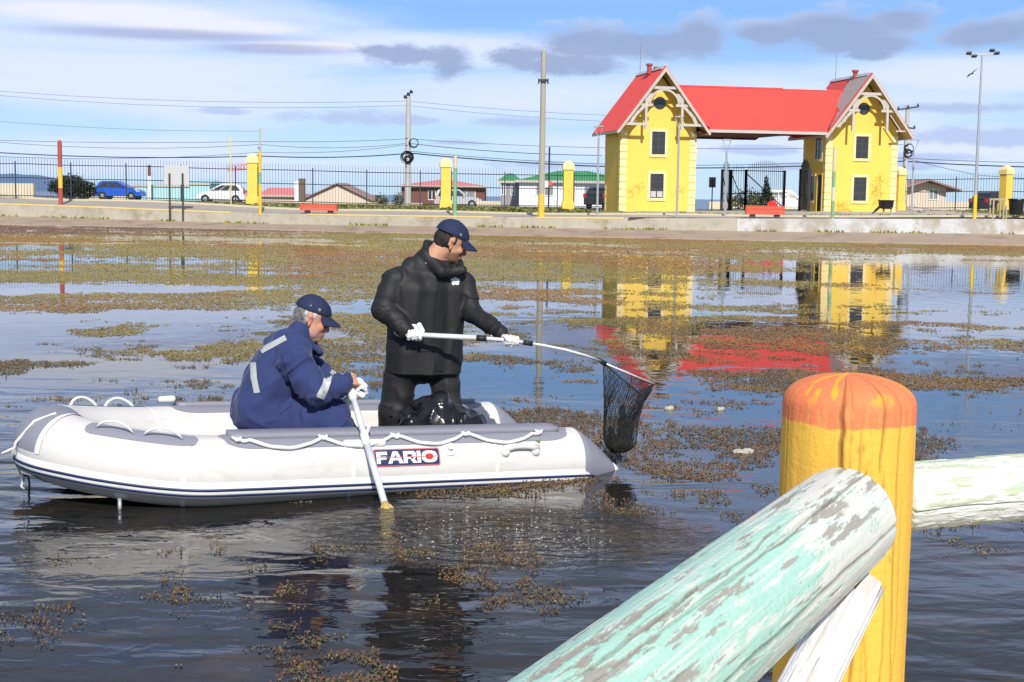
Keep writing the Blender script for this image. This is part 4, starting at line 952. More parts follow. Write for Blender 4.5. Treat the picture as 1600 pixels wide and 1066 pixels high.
# ---- cars
m_tyre = mat('tyre_rubber', (.012, .012, .012), .8); m_rim = mat('alloy_rim', (.45, .45, .47), .35, metal=.6)
m_lite = mat('headlamp_glass', (.6, .62, .65), .15); m_tail = mat('tail_lamp', (.45, .02, .02), .25)
def car(px, D, rz, col, lab, kind='hatch', s=1.0):
    p = at(px, D, .03); e = empty('parked_car', p, lab, 'car', 'cars parked beyond the fence', rz); mp = mat('car_paint_'+col[0], col[1], .25, .03, 1, coat=.6)
    L, Wc = {'hatch': (3.9, 1.65), 'suv': (4.3, 1.8), 'sedan': (4.5, 1.75)}[kind]; L *= s
    if kind == 'suv': body = [(-.50, .28), (-.50, .75), (-.485, .98), (-.30, 1.02), (.16, 1.02), (.42, .92), (.49, .78), (.50, .32)]; cab = [(-.485, .97), (-.44, 1.55), (-.38, 1.66), (.02, 1.66), (.20, 1.0)]
    elif kind == 'hatch': body = [(-.50, .25), (-.50, .7), (-.47, .92), (-.3, .96), (.20, .94), (.40, .82), (.48, .66), (.50, .28)]; cab = [(-.475, .90), (-.40, 1.38), (-.32, 1.49), (-.02, 1.50), (.26, .93)]
    else: body = [(-.50, .3), (-.5, .85), (-.40, .92), (-.3, .94), (.2, .92), (.45, .78), (.49, .65), (.5, .3)]; cab = [(-.42, .9), (-.27, 1.35), (-.1, 1.42), (.06, 1.4), (.24, .92)]
    bm_ = MB()
    n = len(body); vs = []; fs = []
    sec = [(-Wc/2, .94, .0), (-Wc/2+.05, 1, 0), (Wc/2-.05, 1, 0), (Wc/2, .94, 0)]
    for y, f, _ in sec: vs += [(x*L*(1-.02*(f < 1)), y, z*(1 if f == 1 else .985)) for x, z in body]
    for k in range(3):
        for i in range(n): j = (i+1) % n; fs.append((k*n+i, k*n+j, (k+1)*n+j, (k+1)*n+i))
    fs += [tuple(range(n-1, -1, -1)), tuple(3*n+i for i in range(n))]
    bo = bm_.add(vs, fs).build('body', mp, e, bevel=.03)
    m = len(cab); vs = []; fs = []
    for sy in (-1, 1): vs += [(x*L, sy*(Wc/2-.06-(z-.9)*.28), z) for x, z in cab]
    fs = [(i, (i+1) % m, m+(i+1) % m, m+i) for i in range(m)]+[tuple(range(m-1, -1, -1)), tuple(range(m, 2*m))]
    MB().add(vs, fs).build('cabin', mp, e, bevel=.03)
    zt = cab[2][1]-.1; zb = 1.0 if kind != 'hatch' else .96
    xa_, xb_ = cab[0][0]*L+.25, cab[-1][0]*L-.12; xt0, xt1 = cab[2][0]*L+.02, cab[3][0]*L-.02
    for sy in (-1, 1):
        yb = sy*(Wc/2-.06-(zb-.9)*.28+.006); yt = sy*(Wc/2-.06-(zt-.9)*.28+.006)
        for (f0, f1) in ((0, .36), (.39, .66), (.69, 1)):
            a0 = xa_+(xb_-xa_)*f0; a1 = xa_+(xb_-xa_)*f1; c0 = xt0+(xt1-xt0)*f0; c1 = xt0+(xt1-xt0)*f1
            MB().prism([(a0, yb, zb), (a1, yb, zb), (c1, yt, zt), (c0, yt, zt)], (0, sy*.008, 0)).build('side_window', m_glass, e)
        MB().box(L*.12, L*.15, sy*Wc/2-.0, sy*(Wc/2+.14), 1.0, 1.1).build('wing_mirror', mp, e)
        MB().prism([(L*.45, sy*(Wc/2-.35), .66), (L*.45, sy*(Wc/2+.005), .62), (L*.38, sy*(Wc/2+.008), .80)], (.09, 0, .03)).build('headlight', m_lite, e)
        MB().box(-L/2-.012, -L/2+.14, sy*(Wc/2-.2) if sy > 0 else -Wc/2-.008, sy*(Wc/2-.2) if sy < 0 else Wc/2+.008, .72, 1.0).build('tail_light', m_tail, e)
    rw = .33 if kind == 'suv' else .29
    for sx in (-.31, .31):
        for sy in (-1, 1):
            Mw = Matrix.Translation((sx*L, sy*(Wc/2-.16), rw)) @ Matrix.Rotation(-sy*PI/2, 4, 'X')
            MB().lathe([(rw+.05, .02), (rw+.05, .162)], 18, M=Mw).build('wheel_arch', m_tyre, e)
            wh = MB().lathe([(rw*.6, -.02), (rw, .0), (rw, .17), (rw*.62, .178)], 18, M=Mw).build('wheel', m_tyre, e)
            MB().lathe([(rw*.62, .16), (rw*.6, .185), (rw*.2, .19)], 10, M=Mw).build('rim', m_rim, wh)
    # windscreens
    for (i0, i1, o) in ((0, 1, -.01), (4, 3, .01)):
        (xa0, za0), (xb0, zb0) = cab[i0], cab[i1]; xa0 *= L; xb0 *= L; w0 = Wc/2-.14; w1 = Wc/2-.30
        xa0 += (xb0-xa0)*.15; za0 += (zb0-za0)*.15
        MB().add([(xa0+o, -w0, za0), (xa0+o, w0, za0), (xb0+o, w1, zb0-.03), (xb0+o, -w1, zb0-.03)], [(0, 1, 2, 3)]).build('windscreen', m_glass, e)
    return e
car(188, 116, R(-4), ('blue', (.008, .09, .52)), 'bright blue hatchback parked behind the railings at the left')
car(347, 114, R(182), ('white', (.72, .73, .75)), 'small white hatchback parked beside the first yellow pillar')
car(716, 131, R(-3), ('silver', (.46, .46, .48)), 'silver four-wheel drive parked in front of the brown bungalow', 'suv')
car(1232, 116, R(-4), ('white', (.72, .73, .75)), 'white car seen through the open gateway', 'suv')
car(948, 97, R(60), ('dark_grey', (.02, .022, .026)), 'dark grey car half hidden behind the left tower', 'hatch')
car(1556, 103, R(30), ('black', (.012, .012, .02)), 'black car parked behind the railings at the far right', 'hatch')
# ---- vegetation
def foliage(px, D, blobs, n, leaf, col, lab, nm, cat, trunk=.12, limbs=6):
    p = at(px, D); e = empty(nm, p, lab, cat); V = []; C = []
    for (cx, cy, cz, rx, ry, rz_), k in zip(blobs, np.array([b[3]*b[5] for b in blobs])/sum(b[3]*b[5] for b in blobs)*n):
        for _ in range(int(k)):
            v = RNG.normal(size=3); v /= np.linalg.norm(v); r = RNG.uniform(.35, 1.0)**.6*(1+.25*max(0, RNG.normal()))*(.85+.35*vnoise(v[0]*2.5+9, v[2]*2.5+9, float(cx), 4)); c = np.array((cx, cy, cz))+v*np.array((rx, ry, rz_))*r
            a = RNG.normal(size=3); a /= np.linalg.norm(a); b = np.cross(a, RNG.normal(size=3)); b /= np.linalg.norm(b)+1e-9; s = leaf*RNG.uniform(.5, 1.5)
            V += [c-b*s*.4, c+b*s*.4, c+a*s]; C += [np.array(col)*RNG.uniform(.5, 1.5)]*3
    mesh_obj('crown', np.array(V), np.arange(len(V)).reshape(-1, 3), mat('leaves', (1, 1, 1), .8, .1, 3, attr=True, spec=.25), e, world=False, cols=np.array(C))
    o = MB(); o.tube([(0, 0, -.1), (0, 0, blobs[0][2])], [trunk, trunk*.5], 7)
    for i in range(limbs): b = blobs[i % len(blobs)]; o.tube([(0, 0, .3+.1*i), (b[0]*.6, b[1]*.6, b[2]*.7), (b[0]+random.uniform(-.3, .3)*b[3], b[1], b[2]+.4*b[5])], [trunk*.5, trunk*.3, .01], 5)
    o.build('trunk', mat('bark', (.09, .065, .045), .9, .2, 6), e)
foliage(113, 106, [(0, 0, 1.0, 1.2, 1, .75), (-1.0, 0, 1.2, .75, .7, .35), (.9, 0, 1.0, .85, .8, .5), (-.2, 0, 1.55, .9, .8, .35), (-1.25, 0, .85, .6, .5, .28), (1.3, 0, .7, .5, .6, .45), (.4, 0, .5, 1.1, .8, .5)], 5200, .13, (.018, .026, .010), 'dense dark wind-shaped bush behind the red and yellow post', 'windswept_bush', 'bush')
foliage(1196, 96, [(0, 0, .6, .48, .45, .4), (0, 0, 1.05, .36, .35, .4), (.02, 0, 1.5, .24, .24, .35), (0, 0, 1.9, .12, .12, .35)], 1500, .11, (.030, .045, .030), 'small dark conifer behind the wide gate leaf', 'conifer', 'tree', .06)
foliage(1166, 100, [(0, 0, .8, 1.0, .8, .65), (.6, 0, .7, .6, .6, .5), (-.7, 0, .55, .5, .6, .4)], 1500, .12, (.085, .085, .035), 'loose olive shrub behind the gate leaves', 'shrub', 'bush', .06)
foliage(594, 120, [(0, 0, .5, .55, .5, .4), (.4, 0, .35, .35, .4, .3)], 500, .12, (.08, .11, .04), 'small green shrub right of the cream gable', 'shrub', 'bush', .05)
foliage(622, 112, [(0, 0, .4, .4, .5, .5)], 400, .12, (.06, .09, .04), 'small green shrub at the foot of the coiled-cable pole', 'shrub', 'bush', .05)
# ---- person sitting at the gate
p = at(1206, 69)
sp = empty('person', p, 'person in a bright red jacket sitting in the gateway behind the bench', 'person')
b = p+Vector((0, 0, 0))
def q(x, y, z): return b+Vector((x, y, z))
sdf_obj('body', [ell(q(0, 0, .80), (.10, .10, .12)), seg(q(0, .02, .66), q(0, 0, .74), .05, .05), seg(q(0, .03, .3), q(0, .02, .6), .12, .12), seg(q(.1, 0, .22), q(.16, -.4, .40), .08, .06), seg(q(-.1, 0, .22), q(-.2, -.4, .40), .08, .06), seg(q(.16, -.4, .4), q(.16, -.5, .05), .06, .045), seg(q(-.2, -.4, .4), q(-.25, -.5, .05), .06, .045)], .025, .03, mat('dark_clothes', (.02, .02, .025), .9), sp)
sdf_obj('jacket', [seg(q(-.03, .03, .32), q(0, .02, .58), .15, .16), seg(q(.17, .02, .58), q(.22, -.12, .36), .06, .05), seg(q(-.17, .02, .58), q(-.2, -.12, .36), .06, .05)], .02, .04, mat('red_jacket', (.65, .02, .02), .8), sp)
# ---- birds and litter on the water
def bird(px, py, D, s, lab):
    c = P(px, py, D); e = empty('flying_bird', c, lab, 'bird'); t = R(-33)
    MB().lathe([(.01, -.22), (.06, -.1), (.07, .05), (.03, .16), (.005, .24)], 8, M=Matrix.Rotation(PI/2, 4, 'X')).build('body', mat('bird_dark', (.05, .05, .06), .8), e)
    for sg in (-1, 1):
        o = MB(); o.prism([(0, -.1, .02), (sg*.28, -.12, .10-sg*.02), (sg*.62, -.02, .02+.06*sg), (sg*.3, .08, .08), (0, .1, .02)], (0, 0, .012)); o.build('wing', MATS['bird_dark'], e)
    e.rotation_euler = (0, t, R(15)); e.scale = (s,)*3
bird(1519, 115, 62, .55, 'dark bird flying left of the tall floodlight mast')
m_lit = mat('pale_litter', (.40, .38, .30), .7, .2, 20)
for i, (px, py, w, lab) in enumerate(((1045, 640, .04, 'pale scrap floating among weed right of the net'), (1160, 708, .075, 'crumpled pale plastic floating left of the yellow post'), (1126, 641, .03, 'grey scrap floating above the crumpled plastic'), (83, 371, .12, 'white speck of litter on the weed near the far left bank'), (965, 742, .0, ''))):
    if not w: continue
    p = onwater(px, py)
    o = sdf_obj('floating_litter' if i != 3 else 'floating_litter', [ell(p+Vector((0, 0, .004)), (w, w*.5, .022)), ell(p+Vector((w*.6, .01, .012)), (w*.5, w*.3, .02)), ell(p+Vector((-w*.5, -.01, .008)), (w*.4, w*.5, .018))], .006, .012, m_lit, None, disp=lambda X, Y, Z: .012*(vnoise(X*60, Y*60, Z*60, i)-.5), pad=.03); props(o, lab, 'litter')
# ============================================================ DINGHY
BO = Vector((.108, 9.448, 0)); BA = R(207); bu = Vector((math.cos(BA), math.sin(BA), 0)); bl = Vector((-math.sin(BA), math.cos(BA), 0))
def bz(x): return .085+.042*max(x, 0)+.16*max(0, x-2.35)**1.7*.85 if x > 0 else .085
def BW(x, y, z=0.0): return BO+bu*x+bl*y+Vector((0, 0, z))
# centreline of the U-shaped tube
_k = [(0, .6), (.8, .6), (1.6, .6), (2.15, .6), (2.36, .585), (2.62, .49), (2.88, .345), (3.05, .18), (3.10, 0)]
_k = _k+[(x, -y) for x, y in _k[-2::-1]]
cl = []
for i in range(len(_k)-1):
    p0, p1, p2, p3 = [np.array(_k[min(max(j, 0), len(_k)-1)], float) for j in (i-1, i, i+1, i+2)]
    l0, l1, l2 = max(np.linalg.norm(p1-p0), 1e-6)**.5, max(np.linalg.norm(p2-p1), 1e-6)**.5, max(np.linalg.norm(p3-p2), 1e-6)**.5
    for t in np.linspace(0, 1, 18)[:-1]:   # centripetal spline through the panel joints
        t0, t1, t2, t3 = 0, l0, l0+l1, l0+l1+l2; u = t1+(t2-t1)*t
        a1 = p0*(t1-u)/max(t1-t0, 1e-6)+p1*(u-t0)/max(t1-t0, 1e-6) if i else p1; a2 = p1*(t2-u)/(t2-t1)+p2*(u-t1)/(t2-t1); a3 = p2*(t3-u)/max(t3-t2, 1e-6)+p3*(u-t2)/max(t3-t2, 1e-6) if i < len(_k)-2 else p2
        b1 = a1*(t2-u)/(t2-t0)+a2*(u-t0)/(t2-t0) if i else a2*t+p1*(1-t); b2 = a2*(t3-u)/(t3-t1)+a3*(u-t1)/(t3-t1) if i < len(_k)-2 else a2*(1-t)+p2*t
        cl.append(tuple(b1*(t2-u)/(t2-t1)+b2*(u-t1)/(t2-t1)))
cl.append(_k[-1]); cl = np.array(cl); ds = np.r_[0, np.cumsum(np.hypot(*np.diff(cl, axis=0).T))]; SLEN = ds[-1]
TR = .205
def CP(s):
    x = float(np.interp(s, ds, cl[:, 0])); y = float(np.interp(s, ds, cl[:, 1])); return x, y
def TF(s):
    'centre, outward, up, tangent in world'
    x, y = CP(s); e = .012
    x0, y0 = CP(max(0, s-e)); x1, y1 = CP(min(SLEN, s+e))
    c = BW(x, y, bz(x)); t = (BW(x1, y1, bz(x1))-BW(x0, y0, bz(x0))).normalized()
    out = t.cross(Vector((0, 0, 1))).normalized()   # heading round the bow from the near side
    if out.dot(BW(x, y)-BW(min(x, 2.2), 0)) < 0: out = -out
    up = out.cross(t); 
    if up.z < 0: up = -up
    return c, out, up.normalized(), t
def tr(s): return TR
def TP(s, phi, off=0.0):
    c, o, u, t = TF(s); r = tr(s)+off
    return c+(o*math.cos(R(phi))+u*math.sin(R(phi)))*r
def s_at(px, phi, lo=0.0, hi=None):
    hi = hi or SLEN/2; best = min(np.linspace(lo, hi, 240), key=lambda s: abs(proj(TP(s, phi))[0]-px)); return float(best)
m_hyp = mat('white_boat_fabric', (.66, .64, .62), .45, .05, 2.2, .06, 24, dirt=.22, spec=.45)
m_hgr = mat('grey_boat_fabric', (.24, .24, .29), .5, .05, 3, .08, 60)
m_navy_s = mat('navy_stripe', (.02, .035, .11), .5, .02); m_rub = mat('white_rubber', (.74, .72, .70), .45, .04, 4, dirt=.15)
m_rope = mat('white_rope', (.76, .76, .76), .75, .08, 30, .3, 60)
m_floor = mat('boat_floor', (.30, .30, .32), .6, .1, 4)
boat = empty('inflatable_boat', BO, 'white and grey inflatable dinghy carrying two men on the pond', 'inflatable boat')
def sweep(name, m_, sec, s0, s1, ns, parent, closed_sec=False, smooth=True, cap=True):
    'sec(f) -> list of (phi, off)'
    V = []; fs = []; k = None
    for i in range(ns+1):
        f = i/ns; s = s0+(s1-s0)*f; q = sec(f); k = len(q); V += [TP(s, a, o) for a, o in q]
    for i in range(ns):
        for j in range(k if closed_sec else k-1): a = i*k+j; b = i*k+(j+1) % k; fs.append((a, b, b+k, a+k))
    if closed_sec and cap: fs += [tuple(range(k-1, -1, -1)), tuple(ns*k+j for j in range(k))]
    o = MB().add(V, fs).build(name, m_, parent, smooth, world=True); return o
seams = [.0, 1.15, 2.25]
# main tube, faint sag between panels
V = []; fs = []; NS = 240; NP = 56
for i in range(NS+1):
    s = SLEN*i/NS; c, o_, u_, t_ = TF(s)
    for j in range(NP):
        a = 2*PI*j/NP; r = TR*(1-.004*vnoise(s*7, j*.6))
        V.append(c+(o_*math.cos(a)+u_*math.sin(a))*r)
for i in range(NS):
    for j in range(NP): fs.append((i*NP+j, i*NP+(j+1) % NP, (i+1)*NP+(j+1) % NP, (i+1)*NP+j))
_V = np.array([tuple(v) for v in V]); _n = fbm(_V[:, 0]*5, _V[:, 1]*5, _V[:, 2]*5, 5, .6, seed=90); _m = fbm(_V[:, 0]*22, _V[:, 1]*22, _V[:, 2]*30, 4, .6, seed=91); _s = fbm(_V[:, 0]*3, _V[:, 1]*3, _V[:, 2]*24, 4, .6, seed=92)
_c = np.ones((len(V), 3))*np.array((.64, .62, .60)); 
def _mx(c, k, m_): return c*(1-m_[:, None])+np.array(k)*m_[:, None]
_c = _mx(_c, (.44, .39, .28), .55*sstep(.10, .0, _V[:, 2]+.10*(_n-.5))); _c = _mx(_c, (.34, .30, .20), .5*sstep(.035, .0, _V[:, 2]+.04*(_m-.5)))
_c = _mx(_c, (.46, .43, .39), .45*sstep(.56, .70, _m)*sstep(.42, .6, _n)); _c = _mx(_c, (.52, .50, .47), .5*sstep(.55, .68, _s))
mesh_obj('tube', V, fs, mat('used_boat_fabric', (1, 1, 1), .45, .04, 3, .06, 26, attr=True, spec=.4), boat, True, True, _c)
for _q in (.62, 1.55, 2.46):
    for _w in (0, 1): sweep('fabric_seam', m_rub, lambda f: [(a, .0016) for a in np.linspace(-95, 200, 50)], (_q if not _w else SLEN-_q)-.012, (_q if not _w else SLEN-_q)+.012, 1, boat)
# stern cones with white caps
for s, sg in ((0.0, 1), (SLEN, -1)):
    c, o_, u_, t_ = TF(s); back = -bu
    V = []; fs = []; prof = [(0, 1.012), (.004, 1.015), (.06, .93), (.14, .76), (.22, .55), (.285, .36), (.31, .27)]
    L = [c+back*d-Vector((0, 0, 1))*(.10*(d/.31)**1.1*(1)) for d, _ in prof]
    for (d, f), cc in zip(prof, L):
        for j in range(40): a = 2*PI*j/40; V.append(cc+(o_*math.cos(a)+u_*math.sin(a))*TR*f)
    n = len(prof); fs = [(i*40+j, i*40+(j+1) % 40, (i+1)*40+(j+1) % 40, (i+1)*40+j) for i in range(n-1) for j in range(40)]
    fs.append(tuple(range(40))); co = MB().add(V, fs).build('stern_cone', m_hgr, boat, True, world=True)
    V = []; fs = []; pr2 = [(.308, .285), (.32, .285), (.345, .22), (.362, .12), (.366, .02)]
    for d, f in pr2:
        cc = c+back*d-Vector((0, 0, 1))*(.10*(d/.31)**1.1)
        for j in range(24): a = 2*PI*j/24; V.append(cc+(o_*math.cos(a)+u_*math.sin(a))*TR*f)
    fs = [(i*24+j, i*24+(j+1) % 24, (i+1)*24+(j+1) % 24, (i+1)*24+j) for i in range(4) for j in range(24)]; fs.append(tuple(96+j for j in range(24)))
    MB().add(V, fs).build('cone_cap', m_rub, co, True, world=True)
# rubbing strake with two navy lines
SA = -.10; SB = SLEN+.10
def TPx(s, phi, off):
    if s < 0: c, o_, u_, t_ = TF(0.0); c = c-bu*(-s)-Vector((0, 0, .10*(-s/.31))); r = (TR*(1-.8*(-s)/.31)+off); return c+(o_*math.cos(R(phi))+u_*math.sin(R(phi)))*r
    if s > SLEN: c, o_, u_, t_ = TF(SLEN); d = s-SLEN; c = c-bu*d-Vector((0, 0, .10*(d/.31))); r = (TR*(1-.8*d/.31)+off); return c+(o_*math.cos(R(phi))+u_*math.sin(R(phi)))*r
    return TP(s, phi, off)
def band(name, m_, sec, parent):
    V = []; fs = []; ss = np.r_[np.linspace(SA, 0, 8)[:-1], np.linspace(0, SLEN, 200), np.linspace(SLEN, SB, 8)[1:]]; k = len(sec)
    for s in ss: V += [TPx(s, a, o) for a, o in sec]
    for i in range(len(ss)-1):
        for j in range(k): a = i*k+j; b = i*k+(j+1) % k; fs.append((a, b, b+k, a+k))
    fs += [tuple(range(k-1, -1, -1)), tuple((len(ss)-1)*k+j for j in range(k))]
    return MB().add(V, fs).build(name, m_, parent, True, world=True)
rr_ = band('rubbing_strake', m_rub, [(-38, -.004), (-36, .004), (-33, .008), (-32, .028), (-22, .021), (-13, .011), (-11.5, .005), (-8, .003), (-7, -.004)], boat)
band('stripe', m_navy_s, [(-27.5, .018), (-27.3, .0272), (-24.2, .0248), (-24.0, .018)], rr_)
band('stripe', m_navy_s, [(-19.5, .010), (-19.3, .0215), (-16.2, .0190), (-16.0, .010)], rr_)
band('edge_line', mat('tan_edge_line', (.38, .28, .18), .7), [(-35.3, .002), (-35.1, .0072), (-34.5, .0074), (-34.3, .002)], rr_)
# grey bow patch
mid = SLEN/2
sweep('bow_patch', m_hgr, lambda f: [(a, .0035) for a in np.linspace(4, 175, 30)], mid-.18, mid+.18, 24, boat)
sweep('bow_patch', m_hgr, lambda f: [(a, .0035) for a in np.linspace(-32, -100, 14)], mid-.13, mid+.13, 16, boat)
for ds_ in (-.19, .19): sweep('bow_seam', m_rub, lambda f: [(a, .005) for a in np.linspace(2, 176, 30)], mid+ds_-.012, mid+ds_+.012, 2, boat)
# top strips and bench ledges on both tubes
for near in (1, 0):
    def S(s): return s if near else SLEN-s
    sA = s_at(872, 60); sB = s_at(352, 60)
    V = []
    def patch(name, s0, s1, a0, a1, off, m_):
        def sec(f):
            w = min(1, math.sqrt(max(1-abs(2*f-1)**18, 0))+.02); am = (a0+a1)/2; return [(am+(a-am)*w, off) for a in np.linspace(a0, a1, 14)]
        return sweep(name, m_, sec, S(s0), S(s1), 60, boat)
    patch('top_strip', sA-.10, sB+.02, 46, 122, .003, m_hgr)
    sweep('bench_ledge', m_hgr, lambda f: [(68, -.01), (68, .026), (71, .031), (98, .031), (101, .026), (101, -.01)], S(sA-.02), S(sB-.04), 40, boat, True)
    s1 = s_at(126, 50, 2.0); s2 = s_at(308, 50)
    patch('top_strip', s2, s1, 52, 82, .003, m_hgr)
    # small rope handles towards the bow
    for pa, pb in ((150, 210), (223, 283)):
        sa, sb = s_at(pa, 66), s_at(pb, 66); pts = []
        for k in range(13): f = k/12; pts.append(TP(S(sa+(sb-sa)*f), 66, .006+.062*math.sin(PI*f)**.7))
        MB().tube(pts, .007 if near else .010, 6).build('bow_handle', m_rope, boat, True, world=True)
    # grab rope along the ledge
    if near: pxs = [371, 391, 501, 508, 611, 627, 725, 733, 843]; 
    pts = []; seq = [(371, 62, .02), (390, 60, .022), (500, 62, .02), (506, 60, .022), (612, 62, .02), (624, 60, .022), (722, 62, .02), (730, 62, .022), (828, 58, .02), (845, 64, .02)]
    sq = [(s_at(a, b), b, c) for a, b, c in seq]
    for k in range(len(sq)-1):
        (sa, pa, oa), (sb, pb, ob) = sq[k], sq[k+1]; long = abs(sb-sa) > .15
        for j in range(12 if long else 2):
            f = j/(12 if long else 2); sag = (18 if long else 3)*math.sin(PI*f)**.8*(1 if k % 3 else 1); pts.append(TP(S(sa+(sb-sa)*f), pa+(pb-pa)*f-sag, .02+.003*math.sin(20*f)))
    pts.append(TP(S(sq[-1][0]), 64, .02))
    MB().tube(pts, .011, 8).build('grab_rope', m_rope, boat, True, world=True)
    for a in (371, 506, 618, 727, 842):
        for d in (-7, 7):
            q0 = TP(S(s_at(a+d, 64)), 68, .02); MB().tube([q0, TP(S(s_at(a, 60)), 58, .026)], [.008, .014], 6).build('rope_clip', m_rope, boat, True, world=True)
            MB().lathe([(.008, -.004), (.008, .004)], 8, tuple(q0)).build('rivet', m_galv, boat, world=True)
# carrying handle, valve, oar pad
sh_ = [s_at(p_, 33) for p_ in (786, 800, 824, 838)]
o = MB(); o.tube([TP(sh_[0], 30, .012), TP(sh_[1], 33, .030), TP((sh_[1]+sh_[2])/2, 33, .032), TP(sh_[2], 33, .030), TP(sh_[3], 30, .012)], [.026, .019, .018, .019, .026], 10)
o.build('carrying_handle', m_rub, boat, True, world=True)
for p_ in (788, 836): sdf_obj('handle_foot', [ell(TP(s_at(p_, 28), 27, .004), (.032, .03, .034))], .006, .01, m_rub, boat)
c_, oo, uu, tt = TF(s_at(701, 40)); n_ = (TP(s_at(701, 36), 36)-c_).normalized(); Mv = Matrix.Translation(TP(s_at(701, 36), 36)) @ n_.to_track_quat('Z', 'Y').to_matrix().to_4x4()
MB().lathe([(.045, -.004), (.045, .003), (.040, .005), (.02, .006), (.018, .028), (.008, .034)], 20, M=Mv).build('valve', m_rub, boat, False, world=True)
s_o = s_at(568, 50); sdf_obj('oar_pad', [seg(TP(s_o-.11, 50, .004), TP(s_o+.11, 50, .004), .026, .026)], .006, .01, m_rub, boat)
sdf_obj('oarlock', [seg(TP(s_o, 50, .0), TP(s_o, 52, .05), .022, .018), seg(TP(s_o, 54, .05), TP(s_o-.02, 60, .10), .012, .010)], .005, .01, m_rub, boat)
s_q = SLEN-s_at(430, 50)
for s_f in (SLEN-s_at(335, 80), SLEN-s_at(560, 80)): sdf_obj('oarlock', [seg(TP(s_f-.03, 92, .05), TP(s_f+.05, 92, .05), .018, .022)], .006, .01, m_rub, boat)
# D-ring and drain tab under the bow, bow line
s_d = s_at(188, -50, 1.6); c_, oo, uu, tt = TF(s_d)
b_ = TP(s_d, -54, .002); MB().lathe([(.055, -.012), (.05, -.006), (.025, .002)], 20, M=Matrix.Translation(b_) @ (b_-c_).to_track_quat('Z', 'Y').to_matrix().to_4x4()).build('ring_patch', m_rub, boat, True, world=True)
MB().tube([b_+Vector((.0, -.02, 0)), b_+Vector((.004, -.03, -.05)), b_+Vector((.002, -.03, -.08))], [.011, .012, .007], 7).build('tow_ring', m_galv, boat, True, world=True)
q1 = TP(mid-.05, -15, .02); q2 = TP(mid-.02, 60, .01)
MB().tube([TP(mid-.14, 80, .006), TP(mid-.10, 50, .009), TP(mid-.06, 10, .018), TP(mid-.05, -8, .03), P(22, 715, 8.1), P(30, 738, 8.1), P(34, 744, 8.1)], .0085, 7).build('bow_line', m_rope, boat, True, world=True)
MB().tube([P(21, 700, 8.1), P(11, 705, 8.1), P(3, 709, 8.1)], [.006, .008, .009], 6).build('rope_tail', m_rope, boat, True, world=True)
MB().tube([P(34, 741, 8.1), P(36, 752, 8.1), P(33, 760, 8.1), P(38, 764, 8.1)], [.013, .008, .007, .006], 6).build('rope_knot', m_rope, boat, True, world=True)
MB().tube([P(33, 742, 8.12), P(44, 744, 8.12), P(46, 756, 8.12), P(45, 770, 8.12)], .007, 6).build('rope_end', mat('wet_dark_rope', (.10, .09, .06), .4), boat, True, world=True)
# floor, transom, thwart
V = []; fs = []
for i in range(30):
    x = -.02+3.05*i/29; hw = .5 if x < 2.2 else .5*math.sqrt(max(1-((x-2.2)/.86)**2, .0))
    for j in range(7): V.append(BW(x, -hw+2*hw*j/6, bz(x)-.075+.01*math.sin(j*2)))
for i in range(29):
    for j in range(6): a = i*7+j; fs.append((a, a+1, a+8, a+7))
mesh_obj('floor', V, fs, m_floor, boat, True)
MB().box(.22, .26, -.45, .45, -.16, .13).build('transom', mat('transom_board', (.55, .54, .52), .6, .1, 3), boat, bevel=.006).matrix_local = Matrix.Translation((0, 0, bz(0))) @ Matrix.Rotation(BA, 4, 'Z')
MB().box(1.62, 1.90, -.52, .52, .165, .19).build('thwart', mat('thwart_board', (.45, .44, .42), .6, .1, 3), boat, bevel=.006).matrix_local = Matrix.Translation((0, 0, bz(1.7))) @ Matrix.Rotation(BA, 4, 'Z')
